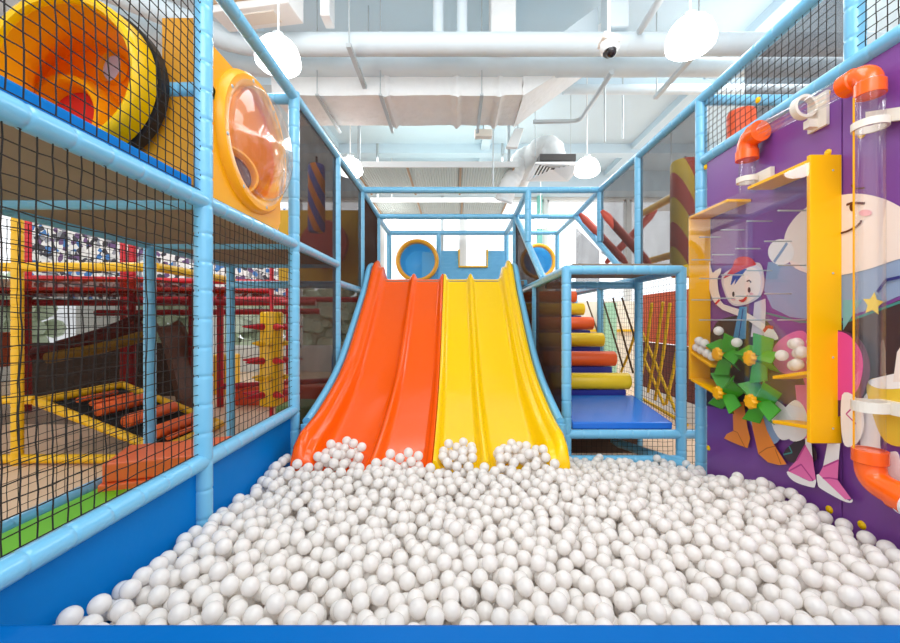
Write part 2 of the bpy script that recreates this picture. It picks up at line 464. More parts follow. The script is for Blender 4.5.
# ================================================================== SLIDES
def crom(P_, n):
    out = []
    for i in range(len(P_)-1):
        p0 = P_[max(i-1,0)]; p1 = P_[i]; p2 = P_[i+1]; p3 = P_[min(i+2,len(P_)-1)]
        for k in range(n):
            t = k/n; out.append(tuple(.5*((2*b)+(-a+c)*t+(2*a-5*b+4*c-d)*t*t+(-a+3*b-3*c+d)*t**3) for a,b,c,d in zip(p0,p1,p2,p3)))
    out.append(tuple(P_[-1])); return out
PROF = crom(BED, 6)
def rimk(y):   # rim height along the run
    return float(np.interp(y, [2.90,2.95,3.05,3.4,5.4,5.75,5.95], [.10,.19,.23,.205,.17,.23,.29]))
def slide(name, label, m, xo, xi, xr, sgn):
    """xo outer edge, xi inner edge, xr ridge; sgn=+1 if the inner edge lies at larger x"""
    t = thing(name, label, 'slide', ((xo+xi)/2, 2.92, 0))
    rings = []
    for (y, z) in PROF:
        k = rimk(y); e = .075
        sec = []
        def q(d, h): sec.append((xo+sgn*d, h))
        q(0, -.10); q(-.005, k*.55); q(.0, k*.86); q(.02, k*.98); q(.045, k*1.0); q(.07, k*.93); q(.085, k*.74); q(.10, k*.66); q(.125, k*.66); q(.145, k*.55); q(.16, k*.30); q(.185, .012); q(.22, 0)
        dr = abs(xr-xo)
        for d, h in ((-.075,0),(-.05,.006),(-.03,.05),(-.015,e),(.0,e+.008),(.015,e),(.03,.05),(.05,.006),(.075,0)): q(dr+d, h)
        di = abs(xi-xo)
        for d, h in ((-.085,0),(-.06,.006),(-.04,.05),(-.025,e),(-.003,e+.006),(0,e)): q(di+d, h)
        q(di, -.10); q(di-.03, -.10); q(di-.05, -.04); q(.19, -.04); q(.05, -.10)
        rings.append([V((x, y, z+h)) for x, h in sec])
    MB().loft(rings, m).build('chute', None, t, angle=60)
    # a pillar of moulded plastic under the run-out holds the chute to the pit floor
    f = MB()
    for y in (3.5, 4.6, 5.6):
        zz = bedz(y)-.05
        for x in (min(xo,xi)+.1, max(xo,xi)-.1): f.tube([(x,y,0),(x,y,zz)], .03, 10, m=M_STEEL)
    for y in (3.5, 4.6, 5.6):
        zz = bedz(y)-.05
    f.build('support_leg', None, t)
    return t
slide('slide', 'orange plastic slide with two lanes running down into white balls', M_ORANGE, SLX0, SLM-.003, ORX, 1)
slide('slide', 'yellow plastic slide with two lanes beside the orange one', M_YELLOW, SLX1, SLM+.003, YLX, -1)

# ================================================================== FRAMES
def T2(a, b): return (V(a), V(b))
posts = []; rails = []
for y in (Y0, Y1): posts.append(T2((LX,y,0),(LX,y,ZT+.1)))
posts += [T2((LX,Y2,0),(LX,Y2,ZT+.03)), T2((LX,Y3,0),(LX,Y3,ZT+.03)), T2((LX,Y4,0),(LX,Y4,ZT+.03))]
for y in (Y0, Y1, Y2, Y3): posts.append(T2((LX2,y,0),(LX2,y,ZM if y > Y1 else ZT)))
for a, b in ((Y0,Y1),(Y1,Y2)): rails.append(T2((LX,a,ZB),(LX,b,ZB)))
for a, b in ((Y0,Y1),(Y1,Y2),(Y2,Y3)): rails.append(T2((LX,a,ZM),(LX,b,ZM)))
rails.append(T2((LX,Y3,1.92),(LX,Y4,1.92)))
for a, b in ((Y0,Y1),(Y1,Y2),(Y2,Y3),(Y3,Y4)): rails.append(T2((LX,a,ZT),(LX,b,ZT)))
for a, b in ((Y0,Y1),(Y1,Y2),(Y2,Y3)): rails.append(T2((LX2,a,ZM),(LX2,b,ZM)))
for a, b in ((Y0,Y1),(Y1,Y2)): rails.append(T2((LX2,a,.33),(LX2,b,.33)))
for y in (Y1, Y2, Y3): rails.append(T2((LX2,y,ZM),(LX,y,ZM)))
rails.append(T2((-1.66,Y1+.07,2.76),(LX,Y1+.07,2.76)))
rails.append(T2((LX2,Y2,ZT-.02),(LX,Y2,ZT-.02)))
rails.append(T2((LX2,Y3,1.90),(LX,Y3,1.90)))
frame('play_frame', 'light blue padded frame of posts and rails carrying the black nets beside the blue pads', (LX,Y1,0), posts, rails)

Z5, Z6 = 3.29, 3.27
posts = [T2((SX,Y4,2.62),(SX,Y4,ZT)), T2((LX,Y5,0),(LX,Y5,Z5)), T2((SX,Y5,0),(SX,Y5,Z5)), T2((LX,Y6,0),(LX,Y6,Z6)), T2((SX,Y6,0),(SX,Y6,Z6)), T2((-.33,Y6,2.1),(-.33,Y6,Z6))]
rails = [T2((LX,Y4,ZT),(RX,Y4,ZT)), T2((LX,Y5,Z5),(SX,Y5,Z5)), T2((LX,Y6,Z6),(SX,Y6,Z6)),
         T2((LX,Y4,ZT),(LX,Y5,Z5)), T2((LX,Y5,Z5),(LX,Y6,Z6)), T2((SX,Y4,ZT),(SX,Y5,Z5)), T2((SX,Y5,Z5),(SX,Y6,Z6)),
         T2((SX,Y5,ZT-.05),(SX,4.72,1.98)), T2((LX,Y4+.1,2.04),(SX,Y4+.1,2.04))]
frame('play_frame', 'light blue padded tower frame standing over the top of the two slides', (0,Y5,0), posts, rails, r=.048)

BXY = 3.68
posts = [T2((SX-.02,BXY,0),(SX-.02,BXY,1.98)), T2((RX,BXY,0),(RX,BXY,1.98)), T2((RX,Y3,0),(RX,Y3,ZT)), T2((RX,Y4,0),(RX,Y4,1.96)), T2((RX,Y4,2.62),(RX,Y4,ZT)), T2((RX,Y5,0),(RX,Y5,1.96)),
         T2((RX,Y2+.05,0),(RX,Y2+.05,ZT)), T2((RX+.03,Y1-.02,2.82),(RX+.03,Y1-.02,ZT+.1)), T2((SX,5.2,.3),(SX,5.2,1.96)), T2((RX+.10,Y0,0),(RX+.10,Y0,ZT+.1)), T2((RX,Y6,0),(RX,Y6,Z6))]
rails = [T2((SX-.02,BXY,1.96),(RX,BXY,1.96)), T2((SX-.02,BXY,.45),(RX+.12,BXY,.45)), T2((SX-.02,BXY-.02,.22),(RX,BXY-.02,.22)),
         T2((SX-.02,BXY,1.96),(SX,6.3,1.96)), T2((RX,BXY,1.96),(RX,Y5,1.96)), T2((RX,Y5,ZT-.05),(RX,5.1,2.2)), T2((RX,5.1,2.2),(RX,4.6,1.98)),
         T2((SX,Y5,Z5),(RX,Y5,Z5)), T2((SX,Y6,Z6),(RX,Y6,Z6)), T2((SX,4.6,1.9),(RX,4.6,1.9)),
         T2((RX+.03,Y0,ZT),(RX+.03,Y1,ZT)), T2((RX,Y1,ZT),(RX,Y2,ZT)), T2((RX,Y2,ZT),(RX,Y3,ZT)), T2((RX,Y3,ZT),(RX,Y4,ZT)), T2((RX,Y4,ZT),(RX,Y5,Z5)), T2((RX,Y5,Z5),(RX,Y6,Z6)),
         T2((RX,Y0,2.835),(RX,Y2,2.835)), T2((RX,Y2,ZT-.03),(3.4,Y2,ZT-.03))]
frame('play_frame', 'light blue padded frame holding the roll steps and the purple painted wall', (RX,BXY,0), posts, rails)
tb = thing('slide_edge_tube', 'light blue padded tube curving down the outer edge of the orange slide', 'padded tube', (LX+.09,3.2,0))
def edge_tube(x, t):
    pts = [(x, y, z+rimk(y)*.75) for y, z in PROF if y > 3.28]
    MB().tube(pts, .036, 10, m=M_TUBE).build('foam_sleeve', None, t)
    MB().tube([(x, 3.29, 0), (x, 3.295, bedz(3.29)+rimk(3.29)*.7)], .036, 10, m=M_TUBE).build('foot', None, t)
edge_tube(SLX0-.045, tb)
tb = thing('slide_edge_tube', 'light blue padded tube curving down the outer edge of the yellow slide', 'padded tube', (SX-.1,3.2,0))
edge_tube(SLX1+.045, tb)

# decks
panel('deck_board', [(LX-.05,Y0,ZM-.005),(LX2+.05,Y0,ZM-.005),(LX2+.05,Y3,ZM-.005),(LX-.05,Y3,ZM-.005)], (0,0,.025), M_BOARD, 'brown board floor of the upper level beside the ball pit, seen from below', 'deck')
tag(MB().box((LX2+.06,Y0,ZM+.022),(LX-.03,Y1-.04,ZM+.115), M_PAD).build('deck_mat', bevel=.015), 'blue vinyl mat on the upper level under the yellow tunnel ring', 'mat')
panel('deck_board', [(LX+.06,Y4-.02,2.0),(SX-.06,Y4-.02,2.0),(SX-.06,Y6,2.0),(LX+.06,Y6,2.0)], (0,0,.06), M_BOARD, 'platform board at the top of the slides', 'deck')
panel('deck_board', [(SX+.06,BXY+.05,1.975),(RX-.06,BXY+.05,1.975),(RX-.06,4.56,1.975),(SX+.06,4.56,1.975)], (0,0,.05), M_BOARD, 'brown board roof over the blue mat at the foot of the roll steps', 'deck')
panel('deck_board', [(SX+.06,BXY+.06,.44),(RX-.06,BXY+.06,.44),(RX-.06,4.5,.44),(SX+.06,4.5,.44)], (0,0,.04), M_BOARD, 'board under the blue mat at the foot of the roll steps', 'deck')
tag(MB().prism([(SX+.05,BXY+.05,.48),(SX+.05,BXY+.05,.545),(SX+.05,4.56,.645),(SX+.05,4.56,.48)], (RX-SX-.1,0,0), M_MAT).build('deck_mat', bevel=.012), 'shiny blue vinyl mat at the foot of the roll steps', 'mat')
ordn = ['lowest', 'second', 'third', 'fourth', 'fifth', 'sixth']
for i in range(6):
    yc, zc = 4.60+.41*i, .79+.22*i
    cn = 'yellow' if i % 2 == 0 else 'orange'
    t = thing('roll_step', '%s padded roll on blue riser, %s step up from the blue mat' % (cn, ordn[i]), 'step', ((SX+RX)/2, yc, zc-.31))
    pr = [(0,0),(0,.085),(.012,.095)] + [(.91,.095),(.92,.085),(.92,0)]
    MB().lathe(pr, (SX+.06, yc+.06, zc), (1,0,0), 28, M_ROLLY if i % 2 == 0 else M_ROLLO).build('roll', None, t)
    MB().box((SX+.06, yc+.05, zc-.32), (RX-.09, yc+.45, zc-.10), M_RISER).build('riser', None, t, bevel=.008)
panel('under_deck_shade', [(SX+.05,4.45,.02),(RX-.05,4.45,.02),(RX-.05,4.45,.43),(SX+.05,4.45,.43)], (0,.02,0), mat('deck_shade_brown','#5c4434',.8), 'dark brown sheet added for the shade under the blue mat deck', 'board')  # added dark sheet stands in for the shade below the deck
# fine mesh panels
panel('fine_mesh_panel', [(LX,Y2+.04,.4),(LX,Y3-.04,.4),(LX,Y3-.04,ZM-.04),(LX,Y2+.04,ZM-.04)], (.004,0,0), M_FINE, 'dark fine mesh panel low between the posts, beside the orange slide edge', 'mesh panel')
panel('fine_mesh_panel', [(LX,Y2+.04,ZM+.04),(LX,Y3-.04,ZM+.04),(LX,Y3-.04,ZT-.04),(LX,Y2+.04,ZT-.04)], (.004,0,0), M_FINE, 'dark fine mesh panel in front of the striped orange and blue bag', 'mesh panel')
panel('fine_mesh_panel', [(LX,Y3+.04,1.96),(LX,Y4-.04,1.96),(LX,Y4-.04,ZT-.04),(LX,Y3+.04,ZT-.04)], (.004,0,0), M_FINE, 'dark fine mesh panel high beside the top of the orange slide, before the tower', 'mesh panel')
panel('fine_mesh_panel', [(LX,Y3+.04,1.0),(LX,Y4-.04,1.7),(LX,Y4-.04,1.88),(LX,Y3+.04,1.88)], (.004,0,0), M_FINE, 'small dark mesh panel just above the orange slide edge', 'mesh panel')
panel('fine_mesh_panel', [(LX,Y4+.04,2.1),(LX,Y5-.04,2.1),(LX,Y5-.04,ZT-.04),(LX,Y4+.04,ZT-.04)], (.004,0,0), mesh_cloth('dense_mesh','#4a362e',.92), 'dense brown mesh side of the tower above the orange slide', 'mesh panel')
panel('fine_mesh_panel', [(SX,BXY+.1,.5),(SX,6.6,.5),(SX,Y5-.05,2.0),(SX,Y5-.05,ZT-.12),(SX,4.72,1.96),(SX,BXY+.1,1.92)], (.004,0,0), mesh_cloth('dense_mesh_b','#5e4a40',.76), 'dark mesh side panel between the yellow slide and the roll steps', 'mesh panel')
panel('fine_mesh_panel', [(RX,Y2+.1,2.0),(RX,Y3-.04,2.0),(RX,Y3-.04,ZT-.04),(RX,Y2+.1,ZT-.04)], (.004,0,0), M_FINEL, 'grey fine mesh panel in front of the striped red and yellow pillar', 'mesh panel')
panel('fine_mesh_panel', [(RX,Y3+.04,2.0),(RX,Y4-.04,2.45),(RX,Y4-.04,ZT-.04),(RX,Y3+.04,ZT-.04)], (.004,0,0), M_FINEL, 'grey fine mesh panel in front of the crossed red straps', 'mesh panel')
panel('fine_mesh_panel', [(RX,Y4+.04,2.0),(RX,Y5-.04,2.0),(RX,Y5-.04,3.1),(RX,Y4+.04,2.5)], (.004,0,0), M_FINEL, 'grey fine mesh panel under the far blue diagonal rail', 'mesh panel')
panel('fine_mesh_panel', [(3.4,3.35,0),(3.4,4.7,0),(3.4,4.7,4.5),(3.4,3.35,4.5)], (.004,0,0), mesh_cloth('dense_mesh_c','#5c5c64',.5), 'tall dark grey mesh standing behind the net above the purple wall', 'mesh panel')
# square nets
net('safety_net', (LX,Y0+.05,ZB+.05), (0,Y1-Y0-.09,0), (0,0,ZM-ZB-.09), 22, 25, 'black square net below the upper level, nearest the front of the pit', r=.0023)
net('safety_net', (LX+.01,Y0+.05,ZM+.05), (0,Y1-Y0-.09,0), (0,0,ZT-ZM-.05), 22, 23, 'black square net in front of the yellow tunnel ring', r=.0023)
net('safety_net', (LX,Y1+.05,ZB+.05), (0,Y2-Y1-.09,0), (0,0,ZM-ZB-.09), 22, 25, 'black square net under the orange bubble window', r=.0021)
net('safety_net', (LX2,Y0+.1,.36), (0,Y2-Y0-.15,0), (0,0,ZM-.42), 40, 31, 'black square net on the far side of the green mat', r=.0021)
net('safety_net', (RX-.005,Y1+.05,2.87), (0,Y2-Y1-.06,0), (0,0,ZT-2.91), 22, 9, 'black square net above the purple wall, behind the clear sloping tube', r=.0021)
net('safety_net', (RX+.005,Y0+.05,2.87), (0,Y1-Y0-.10,0), (0,0,ZT-2.91), 22, 9, 'black square net above the purple wall, nearest the camera', r=.0023)
net('safety_net', (RX,BXY+.05,.5), (0,Y4-BXY-.1,0), (0,0,1.40), 38, 26, 'black square net closing the side of the roll steps', r=.0018)
net('safety_net', (SX+.03,BXY+.01,.25), (RX-SX-.1,0,0), (0,0,.17), 20, 4, 'strip of black net under the blue mat deck', r=.0018)
net('safety_net', (RX+.04,BXY-.02,.1), (.45,.0,0), (0,0,1.3), 9, 26, 'black net between the deck post and the purple wall', r=.0018)

# ================================================================== TUNNELS AND BUBBLE WINDOW
def ring_prof(ri, ro, d, b=.03):
    return [(0,ri+b),(-b,ri+b*1.6),(-b*1.3,(ri+ro)/2),(-b,ro-b*1.2),(0,ro-b*.3),(d*.5,ro),(d,ro),(d,ri),(d*.5,ri)]
c = V((-1.945, 1.98, 2.735))
t = thing('crawl_tunnel', 'amber crawl tunnel with a thick yellow mouth ring above the blue deck mat', 'tunnel', (c.x, c.y, ZM+.085))
MB().lathe([(0,.345),(-.015,.350),(-.022,.365),(-.015,.382),(0,.392),(.05,.398),(.10,.398),(.10,.37),(.02,.344)], c, (0,1,0), 48, M_BRIGHTY, closed=True).build('mouth_ring', None, t)
MB().lathe([(.11,.375),(.11,.412),(.17,.412),(.17,.375)], c, (0,1,0), 48, M_BLACK, closed=True, smooth=False).build('gasket', None, t)
cE = V((-2.23, 2.46, 2.82)); rings = []
for r0, r1 in ((.0,.0),(.03,.03)):
    pass
tun = MB()
def circ_(p, r_, n=40): return [V((p.x+r_*math.cos(2*math.pi*k/n), p.y, p.z+r_*math.sin(2*math.pi*k/n))) for k in range(n)]
st_ = [(0.03,.343),(.12,.344),(.25,.345),(.40,.347),(.55,.35),(.75,.352),(1.0,.335)]
gs_ = [0,0,0,.02,.25,.6,1.0]
def cpt(t_, g_): return V((c.x+(cE.x-c.x)*g_, c.y+(cE.y-c.y)*t_, c.z+(cE.z-c.z)*g_))
sh = [circ_(cpt(t_, g_), r_) for (t_, r_), g_ in zip(st_, gs_)] + [circ_(cpt(t_, g_), r_+.025) for (t_, r_), g_ in reversed(list(zip(st_, gs_)))]
tun.loft(sh+[sh[0]], M_TUNNEL, caps=False); tun.build('barrel', None, t)
# rear plate with a red lower mouth and an oval porthole
b = MB(); b.lathe([(-.01,0),(-.01,.337),(.02,.337),(.02,0)], cE, (0,1,0), 40, M_TUNIN); b.build('end_plate', None, t)
cc = cE + V((-.03,-.16,-.12)); b = MB()
b.lathe([(.02,.17),(.0,.185),(.0,.215),(.05,.235),(.15,.24),(.15,.17)], cc, (0,1,0), 32, M_TUNNEL, closed=True)
lo = b.build('lower_mouth', None, t)
MB().lathe([(.11,.0),(.11,.175),(.14,.175),(.14,0)], cc, (0,1,0), 28, mat('red_mat_vinyl','#f0443a',.4,thin=.3)).build('red_floor_mat', None, lo)
cw = cE + V((.15,-.03,.21)); a = V((-.25,-1,0)).normalized()
po = MB().lathe([(0,.075),(.02,.09),(-.02,.095),(-.02,.075)], cw, a, 28, M_TUNNEL, closed=True).build('porthole_ring', None, t)
MB().lathe([(-.0,0),(-.0,.08),(-.01,.08),(-.01,0)], cw, a, 28, mat('porthole_light_blue','#c4d4e4',.15)).build('pane', None, po)  # opaque disc, bluish light through the porthole put into its colour
panel('side_panel', [(-2.4,2.185,2.16),(LX-.06,2.185,2.16),(LX-.06,2.185,3.15),(-1.60,2.185,3.15),(-1.60,2.185,2.74),(-1.63,2.185,2.59),(-1.72,2.185,2.46),(-1.85,2.185,2.38),(-2.0,2.185,2.355),(-2.4,2.185,2.33)], (0,.02,0), mat('ochre_board','#d8941a',.5), 'ochre board wall standing behind the yellow tunnel ring', 'panel')

# bubble window in the amber side panel
wy, wz = 2.66, 2.655
t = thing('bubble_window_panel', 'amber side panel with a round clear bubble window bulging over the pit', 'bubble window', (LX, wy, ZM+.05))
b = MB(); n = 48; ri = .35; xs = LX+.0
ya, yb_, za, zb = Y1+.04, 3.07, ZM+.05, 3.02
circ = [(wy+ri*math.cos(2*math.pi*k/n), wz+ri*math.sin(2*math.pi*k/n)) for k in range(n)]
def torect(y, z):
    dy, dz = y-wy, z-wz
    k = min(((yb_-wy)/dy if dy > 1e-6 else 9e9), ((ya-wy)/dy if dy < -1e-6 else 9e9), ((zb-wz)/dz if dz > 1e-6 else 9e9), ((za-wz)/dz if dz < -1e-6 else 9e9))
    return (wy+dy*k, wz+dz*k)
rect = [torect(*q) for q in circ]
vs = []
for x in (xs, xs-.035):
    vs += [(x, y, z) for y, z in circ] + [(x, y, z) for y, z in rect]
fs = []
for k in range(n):
    l = (k+1) % n
    fs += [(k, l, n+l, n+k), (2*n+k, 3*n+k, 3*n+l, 2*n+l), (k, 2*n+k, 2*n+l, l), (n+k, n+l, 3*n+l, 3*n+k)]
b.add(vs, fs, M_TUNNEL); b.build('board', None, t)
ctr = V((xs+.0, wy, wz))
MB().lathe([(0,.335),(.03,.345),(.045,.37),(.045,.415),(.03,.43),(0,.44),(-.01,.435),(-.01,.335)], ctr, (1,0,0), 56, M_TUNNEL, closed=True).build('flange', None, t)
dome = [(.045+.16*math.cos(a_)**.9 if a_ < 1.57 else .045, .355*math.sin(a_)) for a_ in [math.pi/2*i/14 for i in range(15)]]
MB().lathe(list(reversed(dome)) + [(.05,.385)], ctr, (1,0,0), 56, M_CLEAR).build('dome', None, t)
bl = MB(); bl.lathe([(-.02,.34),(-.12,.35),(-.28,.34),(-.40,.27),(-.45,.15),(-.46,.0)], ctr, (1,0,0), 40, mat('deep_orange_plastic','#ff9420',.3,thin=.65))
bl.build('inner_bowl', None, t)
op = MB(); co = ctr + V((-.20,.07,-.14))
op.lathe([(.02,.15),(.04,.165),(.04,.18),(0,.195),(-.03,.185),(-.03,.15)], co, V((.75,-.6,.25)), 32, M_TUNNEL, closed=True)
oo = op.build('inner_mouth', None, t)
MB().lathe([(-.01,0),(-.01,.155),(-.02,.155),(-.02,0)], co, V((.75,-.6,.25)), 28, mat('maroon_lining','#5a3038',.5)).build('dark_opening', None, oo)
for k in range(8):
    a_ = 2*math.pi*(k+.3)/8
    MB().ball(ctr+V((.045, 0.392*math.cos(a_), .392*math.sin(a_))), .012, 8, M_STEEL, (.5,1,1)).build('bolt', None, t)

def striped_bag(name, label, cat, x, y, z0, z1, r, c1, c2, sc):
    t = thing(name, label, cat, (x,y,z0))
    MB().lathe([(0,.02),(0,r*.9),(.03,r),(z1-z0-.03,r),(z1-z0,r*.9),(z1-z0,.02)], (x,y,z0), (0,0,1), 28, stripe_mat(name+'_stripes', c1, c2, sc, .42)).build('sleeve', None, t)
    MB().tube([(x,y,z1),(x,y,ZT)], .012, 8, m=M_BLACK).build('strap', None, t)
striped_bag('punching_bag', 'hanging bag with spiral orange and dark blue stripes behind dark mesh', 'punching bag', -1.575, 4.55, 2.50, 3.26, .095, '#f08a2a', '#3a5ab0', 2.4)
striped_bag('striped_pillar', 'tall padded pillar with spiral red and yellow stripes beside the purple wall', 'pillar', 2.62, 4.55, 1.99, 3.30, .155, '#c2402c', '#e4c030', 1.38)
tag(MB().lathe([(0,0),(0,.33),(.05,.35),(.10,.33),(.10,0)], (-1.86,5.75,2.58), (0,-1,0), 36, mat('maroon_vinyl','#b02a30',.5)).build('round_pad'), 'round dark red pad behind the striped hanging bag', 'pad')
panel('back_panel', [(-2.6,5.9,2.0),(-1.42,5.9,2.0),(-1.42,5.9,3.12),(-2.6,5.9,3.12)], (0,.04,0), mat('olive_yellow','#cfa01c',.6), 'yellow board behind the round dark red pad', 'panel')

def crawl_ring(label, x, y, z):
    t = thing('crawl_tube', label, 'tunnel', (x,y,z-.43))
    MB().lathe([(0,.35),(-.03,.36),(-.045,.39),(-.03,.42),(0,.43),(.06,.43),(.06,.345)], (x,y,z), (0,1,0), 40, mat('ring_amber','#f0a82a',.35), closed=True).build('rim', None, t)
    MB().tube([(x,y+.2,0),(x,y+.2,z-.36)], .05, 10, m=M_STEEL).build('stand', None, t)
    MB().lathe([(.03,.35),(.35,.36),(.55,.30),(.62,.15),(.63,0)], (x,y,z), (0,1,0), 40, M_BLUEPL).build('bowl', None, t)
crawl_ring('blue crawl tube with an amber rim above the orange slide', -.75, 7.95, 2.68)
crawl_ring('blue crawl tube with an amber rim behind the dark mesh right of the slides', 2.02, 9.7, 2.93)
t = thing('battlement_wall', 'low blue brick-patterned wall with a yellow-edged notch above the yellow slide', 'wall panel', (.4,8.0,2.06))
MB().prism([V((x,7.98,z)) for x,z in ((-.28,2.06),(1.0,2.06),(1.0,2.88),(.62,2.88),(.62,2.58),(.10,2.58),(.10,2.88),(-.28,2.88))], (0,.05,0), brick_mat('blue_tile','#68b4e0','#78c0e8','#4a98c8',9)).build('board', None, t)
MB().tube([(.08,7.96,2.9),(.08,7.96,2.56),(.64,7.96,2.56),(.64,7.96,2.9)], .022, 8, m=M_YTUBE).build('trim_strip', None, t)
panel('wall_panel', [(-.66,8.02,2.06),(-.36,8.02,2.06),(-.36,8.02,2.86),(-.66,8.02,2.86)], (0,.04,0), M_BLUEPL, 'plain blue panel between the amber-rimmed tube and the notched blue wall', 'wall panel')

# crossed straps, beams, things to the right rear
def bar(name, label, cat, a, b_, r, m, n=12):
    a, b_ = V(a), V(b_); d = (b_-a).normalized(); L = (b_-a).length
    t = MB().lathe([(0,.0),(0,r*.5),(L*.12,r),(L*.88,r),(L,r*.5),(L,0)], a, d, n, m).build(name)
    return tag(t, label, cat)
M_STRAP = mat('red_strap_vinyl', '#c8503c', .5)
bar('obstacle_strap', 'red padded strap slanting down behind the grey mesh, longer of the two parallel ones', 'strap', P(602,211,5.4), P(650,265,5.0), .055, M_STRAP)
bar('obstacle_strap', 'red padded strap slanting down beside the blue diagonal rail', 'strap', P(580,214,6.1), P(627,264,5.8), .055, M_STRAP)
bar('obstacle_strap', 'red padded strap crossing the other two the opposite way', 'strap', P(656,210,6.0), P(606,263,6.0), .055, M_STRAP)
bar('foam_beam', 'yellow padded beam sloping up behind the grey mesh to the striped pillar', 'beam', P(636,217,6.3), P(690,188,4.9), .05, M_YTUBE)
bar('foam_beam', 'yellow padded beam low behind the grey mesh, under the sloping one', 'beam', P(646,262,6.0), P(690,250,5.0), .05, M_YTUBE)
t = thing('brick_barrier', 'foam wall beyond the rope net, orange bricks above dark red ones', 'barrier', (3.4,6.2,0))
MB().box((3.4,5.4,1.12),(3.5,7.4,1.95), brick_mat('orange_brick','#e2541c','#ea6426','#a83a14',7,axis='YZ')).build('upper_panel', None, t)
MB().box((3.4,5.4,.30),(3.5,7.4,1.10), brick_mat('maroon_brick','#6e2418','#7a2c1e','#3a1510',7,axis='YZ')).build('lower_panel', None, t)
MB().box((3.38,5.4,0),(3.5,7.4,.30), M_WHITE).build('plinth', None, t)
panel('pale_partition', [(2.3,9.6,0),(4.6,9.6,0),(4.6,9.6,1.95),(2.3,9.6,1.95)], (0,.08,0), mat('partition_paint','#e8dccb',.7), 'pale partition far behind the roll steps', 'partition')
panel('green_column', [(3.45,9.2,0),(3.72,9.2,0),(3.72,9.2,1.9),(3.45,9.2,1.9)], (0,.2,0), mat('pale_green_paint','#9fc8a8',.6), 'pale green column standing in front of the pale partition', 'column')
tag(MB().box((2.4,9.5,1.22),(4.5,9.58,1.28), M_YTUBE).build('handrail'), 'thin yellow rail along the pale partition', 'rail')
for px_, q in (((598,300),(607,338)), ((604,298),(621,367)), ((614,297),(634,373)), ((622,297),(636,345))):
    pass
ropes = [((640,384),(652,303)), ((648,392),(663,302)), ((655,400),(670,303)), ((666,404),(679,335)), ((641,330),(676,412)), ((641,352),(664,405)), ((621,372),(636,330))]
t = thing('rope_net', 'yellow climbing ropes knotted across the opening behind the deck post', 'rope net', (2.45,4.6,0))
for a, b_ in ropes:
    MB().tube([onX(a[0],a[1],2.45), (onX(a[0],a[1],2.45)+onX(b_[0],b_[1],2.45))/2+V((.01,0,-.02)), onX(b_[0],b_[1],2.45)], .018, 8, m=M_ROPEY).build('rope', None, t)
MB().tube([onX(641,398,2.45), onX(687,425,2.45)], .02, 8, m=M_ROPEY).build('rope', None, t)
t = thing('rope_railing', 'brown ropes slanting down beside the roll steps', 'rope railing', (2.16,5.2,0))
for a, b_ in (((587,301),(598,333)), ((603,300),(623,367)), ((613,298),(633,373)), ((622,298),(637,345))):
    MB().tube([onX(a[0],a[1],2.16), onX(b_[0],b_[1],2.16)], .012, 8, m=M_ROPED).build('rope', None, t)
bar('floor_tube', 'blue padded tube lying slanted under the deck beside the net', 'tube', P(612,441,4.4), P(692,468,3.4), .045, M_TUBE)

# ================================================================== PURPLE PAINTED WALL
WX = 2.072
pw = thing('mural_wall', 'purple board wall painted with cartoon children, standing along the pit', 'wall panel', (WX,2.2,0))
MB().box((WX,Y1+.016,0),(WX+.03,3.29,2.80), M_PURPLE).build('board', None, pw, bevel=.004)
MB().box((WX,Y0-.05,0),(WX+.03,Y1+.010,2.80), M_PURPLE).build('board', None, pw, bevel=.004)
class Mural:
    def __init__(s): s.mb = MB(); s.k = 0
    def poly(s, pts, m, o=(0,0), sc=1.0, depth=None):
        pp = []
        x = WX - .0015 - .0007*s.k
        for a, b_ in pts:
            q = onX(o[0]+a/sc, o[1]+b_/sc, x); q.y = max(Y0-.04, min(3.285, q.y)); pp.append(q)
        # planar polygon, small thickness like a printed film
        s.mb.prism(pp, (.0010,0,0), m); s.k += 1
    def line(s, pts, w, m, o=(0,0), sc=1.0):
        x = WX - .0015 - .0007*s.k; s.k += 1
        pp = [onX(o[0]+a/sc, o[1]+b_/sc, x) for a, b_ in pts]
        for i in range(len(pp)-1):
            d = (pp[i+1]-pp[i]); nrm = V((0,-d.z,d.y)).normalized()*w
            s.mb.prism([pp[i]-nrm, pp[i]+nrm, pp[i+1]+nrm, pp[i+1]-nrm], (.0010,0,0), m)
    def oval(s, cx, cy, rx, ry, m, o=(0,0), sc=1.0, n=28, a0=0, rot=0):
        s.poly([(cx+rx*math.cos(2*math.pi*k/n)*math.cos(rot)-ry*math.sin(2*math.pi*k/n)*math.sin(rot), cy+rx*math.cos(2*math.pi*k/n)*math.sin(rot)+ry*math.sin(2*math.pi*k/n)*math.cos(rot)) for k in range(n)], m, o, sc)
    def build(s, name): return s.mb.build(name, None, pw)
def sm(pts, n=5):
    """smooth closed outline"""
    N = len(pts); out = []
    for i in range(N):
        p0, p1, p2, p3 = pts[i-1], pts[i], pts[(i+1) % N], pts[(i+2) % N]
        for k in range(n):
            t_ = k/n; out.append(tuple(.5*((2*b)+(-a+c_)*t_+(2*a-5*b+4*c_-d)*t_*t_+(-a+3*b-3*c_+d)*t_**3) for a,b,c_,d in zip(p0,p1,p2,p3)))
    return out
pm = {k: mat('paint_'+k, v, .4) for k, v in dict(skin='#f4e4da', skin2='#f8e6dc', white='#f6f0ee', hair='#dccfd6', red='#d8202c', blue='#2a4aa8', jean='#4f97c4', lilac='#8fa6c8',
     dark='#3c2c34', teal='#3f8f88', aqua='#7ab6c0', orange='#f08a2a', lineo='#c06414', pink='#ee70b0', linep='#c03a8c', hot='#e4489c', cheek='#efb0b8', brown='#5a2c20',
     yellow='#f2d24a', yolk='#e8c23a', navy='#26307c', mauve='#7a3a62', plum='#57224e', grey='#b8c4c8').items()}
